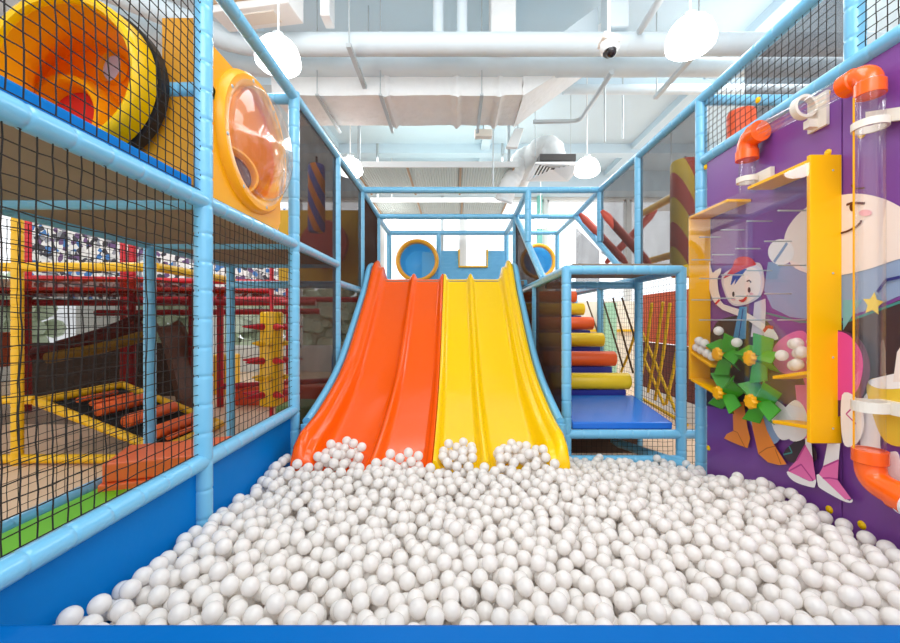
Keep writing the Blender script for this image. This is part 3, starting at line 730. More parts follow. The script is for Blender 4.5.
# big round pale figure, its blue band and the dark hill
o1 = (820,170); s1 = 4.02
mf = Mural()
mf.poly([(775,352),(830,330),(899,300),(960,290),(1000,300),(1000,420),(940,470),(870,420),(800,420),(775,400)], pm['dark'])
mf.poly([(768,262),(785,262),(800,268),(843,262),(899,248),(935,236),(985,215),(990,240),(960,262),(930,281),(899,296),(870,309),(843,318),(815,320),(790,317),(772,308),(764,290)], pm['lilac'])
mf.line([(762,312),(800,322),(845,322),(900,302)], .006, pm['teal'])
mf.poly([(843,300),(862,300),(843,330)], pm['aqua'])
mf.build('painted_hill')
mf = Mural(); mf.k = 5
mf.poly(sm([(784,246),(790,224),(812,204),(848,194),(878,197),(905,210),(935,235),(940,262),(905,258),(865,270),(828,276),(795,268)]), pm['skin'])
mf.oval(781,252,13,13,pm['white']); mf.line([(774,262),(783,249),(787,243)], .010, pm['lilac'])
mf.oval(128,150,10,16,pm['brown'],o1,s1,14)
mf.line([(106,140),(128,132),(180,134)], .006, pm['brown'],o1,s1)
mf.line([(125,60),(140,75),(180,72)], .004, pm['brown'],o1,s1)
mf.oval(182,172,26,13,pm['cheek'],o1,s1,18)
mf.line([(70,258),(110,246),(145,228),(162,212),(166,202)], .005, pm['brown'],o1,s1)
mf.build('painted_round_face')
mf = Mural(); mf.k = 14
st = []
for k in range(10):
    a_ = -math.pi/2 + math.pi*k/5 + .12; rr = 12.0 if k % 2 == 0 else 6.0
    st.append((873+rr*math.cos(a_)*.92, 304+rr*math.sin(a_)))
mf.poly(st, pm['yellow'])
mf.line([(877,292),(886,280),(900,277)], .007, pm['navy'])
mf.build('painted_star')
mf = Mural(); mf.k = 16
mf.poly(sm([(868,381),(900,377),(930,372),(930,430),(905,446),(884,440),(872,412)]), pm['yolk'])
mf.poly(sm([(868,382),(884,376),(930,368),(930,384),(884,389)]), pm['white'])
mf.poly([(893,382),(897,352),(905,340),(930,345),(930,380)], pm['skin'])
mf.build('painted_bucket')
mf = Mural(); mf.k = 15
mf.poly(sm([(862,402),(876,392),(884,410),(880,445),(890,480),(878,478),(862,462)]), pm['white'])
mf.poly(sm([(862,445),(885,452),(899,455),(899,497),(876,490)]), pm['white'])
mf.build('painted_legs')
# boy with a red cap
o4 = (690,240); s4 = 4.946
mf = Mural(); mf.k = 8
mf.poly(sm([(700,362),(712,330),(725,318),(760,316),(778,340),(786,372),(786,405),(705,405)]), pm['dark'])
mf.poly([(318,310),(372,290),(375,330),(368,470),(300,480),(310,400)], pm['hair'], o4, s4)
mf.poly(sm([(160,175),(172,265),(205,318),(250,325),(310,305),(352,270),(368,210),(355,130),(325,110),(260,120)]), pm['hair'], o4, s4)
mf.poly(sm([(172,185),(178,260),(208,310),(250,318),(300,300),(338,265),(350,205),(330,145),(260,135)]), pm['skin2'], o4, s4)
mf.poly([(200,222),(213,165),(240,140),(282,142),(240,195),(220,222),(226,192),(206,222)], pm['blue'], o4, s4)
mf.poly(sm([(165,190),(190,160),(212,128),(222,98),(255,82),(298,88),(322,112),(322,124),(275,140),(215,168)]), pm['red'], o4, s4)
mf.oval(214,268,6,13,pm['dark'],o4,s4,14); mf.oval(292,247,7,14,pm['dark'],o4,s4,14)
mf.line([(280,205),(292,199),(302,210)], .004, pm['dark'],o4,s4)
mf.oval(214,293,11,5,pm['cheek'],o4,s4,12); mf.oval(302,266,11,5,pm['cheek'],o4,s4,12)
mf.poly(sm([(240,297),(262,292),(284,270),(276,296),(258,308)]), pm['red'], o4, s4)
mf.poly(sm([(95,110),(110,160),(128,150),(152,140),(150,165),(136,190),(140,250),(150,292),(138,315),(118,305),(97,250),(86,180)]), pm['skin'], o4, s4)
mf.poly([(150,300),(165,318),(250,345),(300,370),(372,420),(362,450),(290,400),(230,372),(160,345),(128,318)], pm['skin'], o4, s4)
mf.line([(126,316),(146,296)], .010, pm['red'],o4,s4)
mf.poly([(245,330),(282,330),(275,490),(212,490)], pm['jean'], o4, s4)
mf.line([(262,340),(240,490)], .004, pm['navy'],o4,s4)
mf.poly(sm([(370,450),(385,425),(410,440),(435,490),(370,490)]), pm['white'], o4, s4)
mf.line([(364,452),(384,428),(410,434)], .011, pm['red'],o4,s4)
mf.poly([(720,383),(733,378),(737,402),(729,408)], pm['grey'])
mf.build('painted_boy')
o6 = (700,400); s6 = 4.944
mf = Mural(); mf.k = 32
mf.poly(sm([(240,60),(330,20),(420,70),(390,200),(330,215),(280,170)]), pm['lilac'], o6, s6)
mf.poly([(160,10),(215,10),(235,140),(248,190),(235,238),(180,218),(118,190),(132,168),(165,152)], pm['orange'], o6, s6)
mf.line([(165,152),(185,160),(222,235)], .003, pm['lineo'],o6,s6)
mf.poly([(240,10),(288,10),(330,150),(370,228),(428,318),(390,322),(335,308),(288,265),(262,150)], pm['orange'], o6, s6)
mf.line([(290,265),(330,238),(370,228)], .003, pm['lineo'],o6,s6); mf.line([(370,240),(400,318)], .003, pm['lineo'],o6,s6)
mf.build('painted_orange_boots')
# girl in pink
mf = Mural(); mf.k = 32
mf.poly(sm([(412,270),(440,228),(500,195),(565,235),(572,300),(500,312),(440,305)]), pm['dark'], o6, s6)
mf.line([(440,228),(455,260),(412,270)], .004, pm['teal'],o6,s6)
mf.poly(sm([(770,372),(795,345),(830,330),(858,338),(870,365),(864,392),(850,412),(795,425),(778,400)]), pm['plum'])
mf.poly(sm([(800,352),(815,335),(842,332),(858,346),(863,366),(857,390),(842,400),(810,395)]), pm['hot'])
mf.poly(sm([(772,352),(785,336),(806,333),(812,372),(780,372)]), pm['pink'])
mf.poly([(795,385),(812,385),(812,440),(800,438)], pm['pink'])
mf.poly(sm([(782,415),(795,400),(806,412),(806,436),(790,440)]), pm['white'])
mf.poly(sm([(770,400),(786,408),(795,432),(782,440),(772,425)]), pm['white'])
mf.poly(sm([(842,395),(858,400),(864,425),(856,444),(843,442)]), pm['white'])
mf.line([(856,404),(846,414),(856,424)], .003, pm['linep'])
mf.poly([(520,190),(548,190),(556,285),(520,222)], pm['white'], o6, s6)
mf.poly([(630,215),(692,215),(685,298),(608,330)], pm['white'], o6, s6)
mf.poly(sm([(436,352),(540,402),(572,392),(568,425),(555,432),(480,410),(440,380)],3), pm['white'], o6, s6)
mf.poly([(520,222),(556,285),(572,393),(542,402),(436,352),(440,338),(478,298)], pm['pink'], o6, s6)
mf.line([(438,352),(500,318),(560,398)], .004, pm['linep'],o6,s6); mf.line([(520,222),(478,298)], .004, pm['linep'],o6,s6)
mf.poly(sm([(588,365),(720,490),(752,490),(746,508),(700,496),(600,440),(582,415)],3), pm['white'], o6, s6)
mf.poly([(685,297),(680,395),(748,490),(718,492),(588,368),(608,330)], pm['pink'], o6, s6)
mf.line([(610,330),(685,297)], .004, pm['linep'],o6,s6); mf.line([(606,386),(640,385),(680,392)], .004, pm['linep'],o6,s6)
mf.build('painted_pink_girl')
for px_, py_ in ((828,153),(827,94),(705.7,167),(708.5,448),(830,455),(829.5,509.5),(862,525),(862,134),(758,100)):
    q = onX(px_, py_, WX)
    MB().ball(q, .022, 12, M_BRIGHTY, (.55,1,1)).build('bolt_cap', None, pw)

# ------------------------------------------------------------------ pegboard ball box on the wall
FX = 1.90
t = thing('ball_game_box', 'yellow framed game box with clear front, pegs and shelves on the purple wall', 'game box', (FX+.07,2.7,.84))
yn, yf = 2.15, 3.245
MB().box((FX,yn-.012,.84),(WX-.004,yn+.012,2.385), M_BOXY).build('side_board', None, t, bevel=.003)
MB().box((FX,yf-.01,1.02),(WX-.004,yf+.01,2.33), M_BOXY).build('side_board', None, t, bevel=.003)
for q in ((FX+.03,1.05),(FX+.03,1.6),(FX+.03,2.2),(WX-.04,1.05),(WX-.04,1.75),(WX-.04,2.3)):
    pass
b = MB()
for zz in (.92, 1.3, 1.75, 2.3):
    b.ball((FX+.12, yn-.013, zz), .006, 8, M_STEEL, (1,.6,1))
b.build('screw', None, t)
MB().prism([(FX,yn+.012,2.345),(FX,2.60,2.345),(FX,2.60,2.365),(FX,yn+.012,2.365)], (WX-FX-.005,0,0), M_BOXY).build('top_board', None, t, bevel=.003)
MB().prism([(FX,2.79,2.325),(FX,yf,2.32),(FX,yf,2.34),(FX,2.79,2.345)], (WX-FX-.005,0,0), M_BOXY).build('top_board', None, t, bevel=.003)
def shelf(y0, z0, y1, z1):
    MB().prism([(FX+.004,y0,z0-.02),(FX+.004,y1,z1-.02),(FX+.004,y1,z1),(FX+.004,y0,z0)], (WX-FX-.009,0,0), M_BOXY).build('shelf', None, t, bevel=.003)
shelf(yf-.01,1.245,2.98,1.165); shelf(yf-.01,1.03,2.92,.97)
shelf(yn+.012,1.225,2.40,1.165); shelf(yn+.012,.93,2.40,.90)
MB().box((FX-.010,yn-.01,1.02),(FX-.003,yf,2.345), M_ACRYL).build('acrylic_front', None, t)
pg = []
for j, zz in enumerate((1.50, 1.66, 1.82, 1.98, 2.14)):
    for i in range(4):
        yy_ = 2.34 + i*.25 + (.1 if j % 2 else 0)
        if yy_ < yf-.05: pg.append((yy_, zz))
for yy_, zz in pg:
    MB().tube([(FX-.012,yy_,zz),(WX-.02,yy_,zz)], .0045, 8, m=M_STEEL).build('peg', None, t)
def spinner(y, z, rot, label):
    t = thing('ball_spinner', label, 'spinner', (1.96,y,z))
    for k in range(4):
        a_ = rot + k*math.pi/2
        d = V((0,math.cos(a_),math.sin(a_))); w = V((0,-d.z,d.y))
        for sx in (0,):
            c0 = V((1.955,y,z))
            # a broad leaf-shaped paddle folded along its middle
            fold = [c0+d*.02+V((-.02,0,0)), c0+d*.165+V((-.03,0,0)), c0+d*.135+w*.065+V((.05,0,0)), c0+d*.03+w*.06+V((.05,0,0))]
            fol2 = [c0+d*.02+V((-.02,0,0)), c0+d*.165+V((-.03,0,0)), c0+d*.135-w*.065+V((.03,0,0)), c0+d*.03-w*.055+V((.03,0,0))]
            mbp = MB().prism(fold, (.008,0,0), M_GEAR); mbp.prism(fol2, (.008,0,0), M_GEAR)
            mbp.build('paddle', None, t)
    pr = []
    n = 48
    ring = [V((0, math.cos(2*math.pi*i/n), math.sin(2*math.pi*i/n)))*(.045+.005*math.cos(8*2*math.pi*i/n)) for i in range(n)]
    MB().loft([[V((1.925,y,z))+r_ for r_ in ring], [V((1.905,y,z))+r_ for r_ in ring], [V((1.898,y,z))+r_*.85 for r_ in ring]], M_GEARY).build('hub', None, t, angle=50)
    MB().tube([(1.92,y,z),(WX-.006,y,z)], .016, 10, m=M_GEARY).build('axle', None, t)
spinner(2.92, 1.25, .35, 'green paddle wheel with yellow hub, upper one beside the small white ball shelf')
spinner(2.60, 1.252, .1, 'green paddle wheel with yellow hub, upper one beside the larger pile of white balls')
spinner(2.915, .97, .9, 'green paddle wheel with yellow hub, lower one beside the far side board')
spinner(2.59, .972, .6, 'green paddle wheel with yellow hub, lower one above the orange boots')
gb = MB().ball((0,0,0), .033, 20, M_BALL)
g0 = None
def gball(x, y, z, grp, lab):
    global g0
    if g0 is None: o = gb.build('game_ball'); g0 = o
    else: o = g0.copy(); COL.objects.link(o)
    o.location = (x,y,z); tag(o, lab, 'ball', grp)
for (y, z) in ((3.20,1.28),(3.14,1.262),(3.075,1.243),(3.01,1.225),(3.17,1.335),(3.105,1.32)):
    gball(1.935, y, z, 'white balls on the far shelf', 'white ball on the small yellow shelf at the far side of the game box')
for k, (y, z) in enumerate(((2.20,1.265),(2.265,1.25),(2.33,1.235),(2.232,1.322),(2.298,1.308),(2.37,1.29),(2.20,1.38),(2.265,1.367),(2.33,1.36))):
    gball(1.936 if k % 2 else 1.975, y, z, 'white balls on the near shelf', 'white ball piled on the yellow shelf against the near side board')
gball(1.937, 2.75, 1.345, None, 'white ball caught between the two upper green paddle wheels'); gball(1.937, 2.94, 1.42, None, 'single white ball resting on top of the far upper green paddle wheel')

# ------------------------------------------------------------------ ball pipes
def elbow(mb, a, corner, b_, r, m, k=8):
    a, corner, b_ = V(a), V(corner), V(b_); pts = [a]
    pa = corner + (a-corner).normalized()*r*1.25; pb = corner + (b_-corner).normalized()*r*1.25
    for i in range(k+1):
        t_ = i/k; pts.append(pa*(1-t_)**2 + corner*2*t_*(1-t_) + pb*t_*t_)
    pts.append(b_)
    mb.tube(pts, r, 24, m=m, caps=True)
    for p, q in ((a, corner), (b_, corner)):
        d = (V(q)-V(p)).normalized()
        mb.lathe([(-.004,r*.9),(-.004,r*1.14),(.055,r*1.14),(.06,r)], p, d, 24, m)
def hollow(p0, p1, r, name, parent):
    p0, p1 = V(p0), V(p1); L = (p1-p0).length
    return MB().lathe([(0,r),(L,r)], p0, p1-p0, 32, M_CLEAR).build(name, None, parent)
TX = WX-.09
q0 = P(870, 90, 1.91); yA = F*TX/(870-VX); zA = 1.5+(VY-75)/F*yA
t = thing('ball_pipe', 'long clear ball pipe with big orange elbows fixed to the purple wall', 'ball pipe', (TX,yA,.6))
zbot = 1.5+(VY-465)/F*yA
hollow((TX,yA,zbot+.0),(TX,yA,zA-.03),.054,'clear_tube',t)
e = MB(); elbow(e, (TX,yA,zA-.095),(TX,yA,zA+.015),(TX,yA+.12,zA+.015),.052,M_ELBOW); e.build('elbow', None, t)
yB = F*(TX+.01)/(747-VX); zB = 1.5+(VY-142)/F*yB
hollow((TX+.0,yA+.11,zA+.015),(TX+.01,yB-.10,zB+.02),.048,'clear_tube',t)
e = MB(); elbow(e, (TX+.01,yB-.12,zB+.02),(TX+.01,yB,zB+.02),(TX+.01,yB,zB-.12),.060,M_ELBOW); e.build('elbow', None, t)
hollow((TX+.01,yB,2.37),(TX+.01,yB,zB-.11),.047,'clear_tube',t)
e = MB(); elbow(e, (TX,yA,zbot+.07),(TX,yA,zbot-.07),(TX,yA-.17,zbot-.10),.058,M_ELBOW); e.build('elbow', None, t)
MB().lathe([(0,.045),(0,.062),(.10,.062),(.10,.045)], (TX,yA-.25,zbot-.112), (0,1,.08), 28, M_WHITE, closed=True, smooth=False).build('white_collar', None, t)
def bracket(y, z, r, x, dz=.035, along=.0):
    b = MB(); b.lathe([(-dz/2,r),(-dz/2,r+.012),(dz/2,r+.012),(dz/2,r)], (x,y,z), (0,0,1), 28, M_CREAM, closed=True, smooth=False)
    return b
b = bracket(yA, zA-.24, .056, TX); b.prism([(TX+.05,yA-.20,zA-.30),(WX-.003,yA-.20,zA-.30),(WX-.003,yA+.07,zA-.20),(TX+.05,yA+.07,zA-.20)], (0,0,.06), M_CREAM); b.build('clamp', None, t)
z_ = 1.5+(VY-406)/F*yA
b = bracket(yA, z_, .056, TX, .05); b.box((TX+.04,yA-.30,z_-.03),(WX-.003,yA+.02,z_+.03), M_CREAM); b.build('clamp', None, t)
ym = (yA+yB)/2-.04; zm = (zA+zB)/2+.02
b = MB(); b.lathe([(-.02,.05),(-.02,.066),(.02,.066),(.02,.05)], (TX+.005,ym,zm), (0,1,0), 28, M_CREAM, closed=True, smooth=False)
b.box((WX-.02,ym-.07,zm-.13),(WX-.003,ym+.05,zm+.06), M_CREAM); b.box((TX+.02,ym-.02,zm-.12),(WX-.01,ym+.02,zm-.075), M_CREAM); b.build('clamp', None, t)
b = bracket(yB, zB-.26, .050, TX+.01); b.box((TX+.06,yB-.14,zB-.30),(WX-.003,yB+.03,zB-.22), M_CREAM); b.build('clamp', None, t)
MB().tube([(TX-.058,yA+.02,zbot+.05),(TX-.058,yA+.02,zA-.1)], .004, 6, m=M_TUNNEL).build('edge_strip', None, t)
q = P(737,150,2.9)
tag(MB().lathe([(0,0),(0,.10),(3.13,.10),(3.15,.09),(3.15,.0)], (2.27,3.17,0), (0,0,1), 24, mat('orange_post_vinyl','#e85a2c',.4)).build('orange_pole'), 'orange padded post behind the net above the purple wall', 'post')

# ================================================================== LEFT: PLAY AREA BEYOND THE NETS
tag(MB().box((LX2+.05,1.0,.0),(LX-.10,2.80,.335), M_GREEN).build('floor_mat', bevel=.02), 'lime green padded mat behind the black net at the pit side', 'mat')
def slab(c, size, rz, label):
    R_ = Matrix.Rotation(rz, 3, 'Z')
    tag(MB().obox(c, size, R_, M_OBLOCK).build('foam_block', bevel=.012), label, 'foam block')
slab((-1.98,3.04,.19), (1.05,.36,.38), .32, 'orange foam block on the floor past the green mat, lower of two')
slab((-1.99,3.13,.45), (1.07,.46,.13), .36, 'orange foam slab lying on the lower orange block')
# yellow ramp with rollers
RXa, RXb, RYa, RYb, RZa, RZb = -4.62, -3.25, 4.42, 5.55, .60, .06
t = thing('roller_ramp', 'yellow framed ramp with orange rollers over black net, beyond the green mat', 'ramp', (-3.9,5.0,0))
for p, q in (((RXa,RYa,RZa),(RXb,RYa,RZb)), ((RXa,RYb,RZa),(RXb,RYb,RZb)), ((RXa,RYa,RZa),(RXa,RYb,RZa)), ((RXb,RYa,RZb),(RXb,RYb,RZb))):
    pad_tube('frame_rail', p, q, t, M_YTUBE, .05, .12)
pad_tube('leg', (RXa,RYb,0), (RXa,RYb,RZa), t, M_YTUBE, .045)
MB().prism([(RXa,RYa,RZa-.03),(RXb,RYa,RZb-.03),(RXb,RYb,RZb-.03),(RXa,RYb,RZa-.03)], (0,0,-.01), mat('black_webbing','#14120f',.9)).build('webbing', None, t)
for k, (f_, y0, y1, r) in enumerate(((.36,4.62,5.40,.075),(.60,4.62,5.40,.08),(.84,4.62,5.42,.08),(.16,4.66,5.2,.03),(.25,4.70,5.3,.03),(.95,4.62,5.3,.03))):
    x = RXa+(RXb-RXa)*f_; z = RZa+(RZb-RZa)*f_+.05
    MB().lathe([(0,0),(0,r*.85),(.02,r),(y1-y0-.02,r),(y1-y0,r*.85),(y1-y0,0)], (x,y0,z), (0,1,0), 20, M_OBLOCK).build('roller', None, t)
# yellow and red frames
YX, YY, YZ = -3.11, 4.15, 2.05
frame('play_frame', 'yellow padded frame of posts and rails beyond the green mat', (YX,YY,0),
      [T2((-4.54,YY,0),(-4.54,YY,3.0)), T2((-6.2,YY,0),(-6.2,YY,3.0))],
      [T2((-6.6,YY,YZ),(YX,YY,YZ)), T2((YX,YY,YZ),(YX,5.6,YZ)), T2((-6.6,YY,.06),(-3.3,YY,.06)), T2((-6.6,YY+.25,.62),(RXa,YY+.25,.62))], M_YTUBE, .05)
frame('play_frame', 'red padded frame of posts and rails deep behind the yellow one', (-5,6.6,0),
      [T2((x,6.5,0),(x,6.5,3.4)) for x in (-6.95,-5.25)] + [T2((-4.27,6.5,0),(-4.27,6.5,2.0)), T2((-4.05,6.9,0),(-4.05,6.9,2.0)), T2((-6.3,7.6,0),(-6.3,7.6,3.4)), T2((-3.2,7.7,0),(-3.2,7.7,3.2)), T2((-1.6,7.9,0),(-1.6,7.9,2.0))],
      [T2((-8,6.5,1.98),(-3.0,6.5,1.98)), T2((-8,6.5,1.78),(-2.4,6.9,1.80)), T2((-6.2,6.9,1.62),(-2.5,7.4,1.66)), T2((-4.05,6.9,.35),(-1.6,7.9,.35)), T2((-8,7.6,2.3),(-1.6,7.9,2.2)), T2((-6.3,7.6,1.9),(-1.5,7.9,1.9))], M_REDTUBE, .055)
panel('deck_net', [(-8,YY+.1,1.93),(-3.2,YY+.1,1.93),(-3.0,7.4,1.93),(-8,7.4,1.93)], (0,0,.006), mesh_cloth('orange_black_net','#9a3c10',.55), 'dark orange net floor slung under the yellow rails', 'net floor')
panel('dark_partition', [(-8.5,7.9,.0),(-5.4,7.9,.0),(-5.4,7.9,1.05),(-8.5,7.9,1.05)], (0,.05,0), mat('dark_brown_vinyl','#4a3a30',.7,var=.3,vscale=3), 'dark brown low partition behind the roller ramp', 'partition')
t = thing('tube_chute', 'red and yellow chute sloping up behind the roller ramp', 'chute', (-6.2,6.1,.9))
for a, b_, r, m in (((-6.4,6.1,.98),(-4.9,6.2,1.42),.10,mat('maroon_chute','#7a1c1c',.45)), ((-6.1,6.0,.93),(-4.7,6.1,1.27),.085,mat('mustard_chute','#b8861c',.45)), ((-6.0,6.05,1.12),(-4.8,6.2,1.58),.07,mat('maroon_chute2','#6a1818',.45))):
    MB().tube([a, V(a)*.5+V(b_)*.5+V((0,0,-.04)), b_], r, 14, m=m).build('channel', None, t)
t = thing('curved_chute', 'brown curved slide chute between two red posts', 'slide', (-4.4,6.2,0))
ring_ = []
for k in range(14):
    u_ = k/13; x, y, z = -4.62+.52*u_, 6.1-.1*u_, 1.45-1.25*(1-math.cos(u_*math.pi/2))-.1*u_
    ring_.append([V((x-.05,y,z+.02)), V((x+.02,y,z+.05)), V((x+.02,y+.05,z-.04)), V((x+.02,y+.5,z-.04)), V((x+.02,y+.55,z+.05)), V((x-.05,y+.55,z+.02)), V((x-.05,y+.3,z-.10))])
MB().loft(ring_, mat('brown_chute','#8a5a44',.4)).build('chute', None, t)
panel('fine_mesh_panel', [(-8.4,5.75,0),(-3.5,5.75,0),(-3.5,5.75,1.92),(-8.4,5.75,1.92)], (0,.004,0), mesh_cloth('darkening_sheet','#2e221c',.34), 'brown see-through sheet added to darken the area behind the roller ramp, below the yellow rails', 'mesh panel')  # see-through sheet added to darken the play area beyond the nets
hb = MB(); hr = random.Random(5)  # greenery added outside to tone down the bright far windows
for k in range(760):
    hb.ball((hr.uniform(-11,-2.4), 13.2+hr.uniform(-.5,.5), hr.uniform(.1,2.7)), hr.uniform(.16,.34), 8, None, (1,.8,.9))
for k in range(480):
    hb.ball((-13.4+hr.uniform(-.5,.5), hr.uniform(1,13), hr.uniform(.1,2.9)), hr.uniform(.18,.36), 8, None, (1,.8,.9))
tag(hb.build('hedge', mat('hedge_leaves','#c2ccb0',.8,var=.2,vscale=9)), 'pale green hedge added outside to dim the far windows behind the red frame', 'hedge')
# spiked roller
sx_, sy_ = -2.75, 6.0
t = thing('spiked_roller', 'tall yellow foam roller with red and yellow spikes hanging by the second net', 'roller', (sx_,sy_,0))
MB().lathe([(0,0),(0,.14),(.02,.165),(1.37,.165),(1.40,.14),(1.40,0)], (sx_,sy_,.22), (0,0,1), 28, M_YTUBE).build('core', None, t)
MB().tube([(sx_,sy_,0),(sx_,sy_,2.3)], .03, 10, m=M_RED).build('shaft', None, t)
for i, zz in enumerate((1.40,1.15,.90,.64,.40)):
    m = M_RED if i % 2 == 0 else M_YTUBE; L, r_ = (.30, .055) if i % 2 == 0 else (.15, .05)
    for a_ in (math.pi, 2.1, .35, -.75 if i % 2 == 0 else -1.3, -2.0):
        d = V((math.cos(a_), math.sin(a_), 0))
        MB().lathe([(0,.0),(0,r_),(L*.5,r_*.62),(L*.92,.012),(L,0)], V((sx_,sy_,zz))+d*.15, d, 14, m).build('spike', None, t)
# bits deeper in
def blob(name, label, cat, lo, hi, m, bevel=.03): return tag(MB().box(lo, hi, m).build(name, bevel=bevel), label, cat)
blob('soft_block', 'yellow padded block beyond the red posts, left of the spiked roller', 'foam block', (-4.95,8.0,0), (-4.5,8.4,.8), M_YTUBE)
blob('soft_block', 'orange padded curb on the floor behind the spiked roller', 'foam block', (-3.9,7.0,0), (-2.3,7.3,.33), mat('curb_vinyl','#e8552c',.45))
blob('soft_block', 'blue padded block low behind the dark mesh beside the orange slide', 'foam block', (-2.6,8.4,0), (-1.7,8.9,.75), M_PAD)
blob('soft_block', 'dark green padded step low behind the dark mesh, next to the slide foot', 'foam block', (-2.25,5.0,0), (-1.75,5.5,.42), mat('dark_green_vinyl','#5c7a34',.5))
blob('soft_block', 'orange padded block at the far end of the yellow rails', 'foam block', (-8.2,6.3,.75), (-7.2,6.8,1.3), M_OBLOCK)
def printed():
    m = mat('printed_banner', '#c8ccd4', .5); nt = m.node_tree; N = nt.nodes; L = nt.links
    tc = N.new('ShaderNodeTexCoord'); vo = N.new('ShaderNodeTexVoronoi'); vo.inputs['Scale'].default_value = 11
    cr = N.new('ShaderNodeValToRGB'); cr.color_ramp.interpolation = 'CONSTANT'
    el = cr.color_ramp.elements
    el[0].color = rgb('#3a3640'); el[1].color = rgb('#e8e6e2'); el[1].position = .22
    for p_, c_ in ((.45,'#8f9098'),(.58,'#f0eeea'),(.74,'#6a4a78'),(.80,'#d8d8d6'),(.92,'#3a78b8')):
        e = el.new(p_); e.color = rgb(c_)
    sp = N.new('ShaderNodeSeparateColor'); L.new(tc.outputs['Object'], vo.inputs['Vector']); L.new(vo.outputs['Color'], sp.inputs[0]); L.new(sp.outputs[0], cr.inputs[0])
    L.new(cr.outputs[0], N['Principled BSDF'].inputs['Base Color']); return m
panel('printed_banner', [(-9.5,8.6,1.95),(-3.6,8.6,1.95),(-3.6,8.6,3.9),(-9.5,8.6,3.9)], (0,.03,0), printed(), 'pale printed banner with dark patches high behind the red frame', 'banner')

# ================================================================== CEILING SERVICES
def pipe(name, label, cat, pts, r, m=M_PIPE, n=24, rings=0, grp=None):
    pts = [V(p) for p in pts]
    t = thing(name, label, cat, pts[0])
    MB().tube(pts, r, n, m=m).build('run', None, t, angle=50)
    if rings:
        a, b_ = pts[0], pts[1]; L = (b_-a).length; d = (b_-a)/L
        for k in range(rings): MB().lathe([(-.012,r),(-.012,r*1.02),(.012,r*1.02),(.012,r)], a+d*L*(k+.5)/rings, d, n, m).build('joint', None, t)
    return t
def bend(pts, r=.35, k=6):
    pts = [V(p) for p in pts]; out = [pts[0]]
    for i in range(1, len(pts)-1):
        a = pts[i]+(pts[i-1]-pts[i]).normalized()*r; b_ = pts[i]+(pts[i+1]-pts[i]).normalized()*r
        for j in range(k+1):
            t_ = j/k; out.append(a*(1-t_)**2+pts[i]*2*t_*(1-t_)+b_*t_*t_)
    out.append(pts[-1]); return out
pipe('ceiling_pipe', 'thick white pipe across the ceiling, upper and nearer of the parallel pair', 'pipe', bend([(5.5,4.5,4.60),(-2.45,4.5,4.60),(-3.6,3.4,4.60)],.25), .118, rings=14)
pipe('ceiling_pipe', 'thick white pipe across the ceiling, lower and farther of the parallel pair', 'pipe', bend([(5.5,5.0,4.66),(-2.6,5.0,4.66),(-4.2,3.6,4.66)],.25), .112, rings=14)
pipe('ceiling_pipe', 'white pipe running along the ceiling beyond the parallel pair, over the camera side', 'pipe', [(1.6,5.9,4.90),(6.5,5.9,4.90)], .07)
t = thing('air_duct', 'big insulated rectangular duct wrapped in wrinkled foil, hung under the pipes', 'duct', (0,5.4,4.32))
def duct_ring(x, y0, y1, z0, z1, j=.007):
    c_ = [(y0,z0),(y1,z0),(y1,z1),(y0,z1)]; out = []
    for i in range(4):
        a, b_ = c_[i], c_[(i+1) % 4]
        for k in range(4):
            f_ = k/4; out.append(V((x+random.uniform(-j,j), a[0]+(b_[0]-a[0])*f_+random.uniform(-j,j), a[1]+(b_[1]-a[1])*f_+random.uniform(-j,j))))
    return out
xs_ = [-2.3,-2.0,-1.7,-1.4,-1.1]
for q_ in (-.86,.02,.56): xs_ += [q_-.09,q_-.05,q_-.015,q_+.015,q_+.05,q_+.09]
xs_ = sorted(xs_+[-.5,-.25,.28,.85])
rings = []
for k, x in enumerate(xs_):
    g = .032 if min(abs(x-q_) for q_ in (-.86,.02,.56)) < .03 else 0
    rings.append(duct_ring(x, 5.02-g, 5.80+g, 4.32-g, 4.58+g*.5))
MB().loft(rings, M_DUCT).build('trunk', None, t, angle=50)
rg = [duct_ring(.85,5.0,5.82,4.30,4.6), duct_ring(1.25,5.0,5.72,4.55,4.85), duct_ring(1.85,5.05,5.6,4.95,5.25)]
MB().loft(rg, M_DUCT).build('reducer', None, t, angle=50)
for x in (-1.7, -.92, .33):
    MB().box((x-.02,4.92,4.262),(x+.02,5.92,4.285), M_STEEL).build('hanger_strip', None, t)
    for y in (4.93, 5.91): MB().tube([(x,y,4.27),(x,y,CZ)], .007, 6, m=M_STEEL).build('rod', None, t)
def trapeze(label, x, y0, y1, z):
    t = thing('pipe_hanger', label, 'hanger', (x,y0,z))
    MB().box((x-.025,y0,z-.025),(x+.025,y1,z+.02), M_STEEL).build('channel', None, t)
    for y in (y0+.03, y1-.03): MB().tube([(x,y,z),(x,y,CZ)], .009, 8, m=M_STEEL).build('rod', None, t)
trapeze('steel channel hanger under the pipe pair, nearer the bubble window', -1.13, 4.24, 5.25, 4.42)
trapeze('steel channel hanger under the pipe pair, beside the bright lamp over the purple wall', 2.63, 4.28, 5.25, 4.42)
pipe('riser_pipe', 'white vertical pipe rising from the pipe pair, nearer the bubble window of two', 'pipe', [(-.19,4.55,4.68),(-.19,4.55,CZ)], .062)
pipe('riser_pipe', 'white vertical pipe rising from the pipe pair, nearer the yellow slide of two', 'pipe', [(.08,4.55,4.68),(.08,4.55,CZ)], .06)
tag(MB().box((.42,4.7,4.75),(.72,5.0,CZ), M_DUCT).build('drop_duct', bevel=.02), 'foil wrapped square duct dropping from the ceiling above the yellow slide', 'duct')
tag(MB().box((1.68,4.4,4.73),(1.92,4.62,CZ), M_PIPE).build('drop_duct', bevel=.02), 'white boxed riser above the security camera', 'duct')
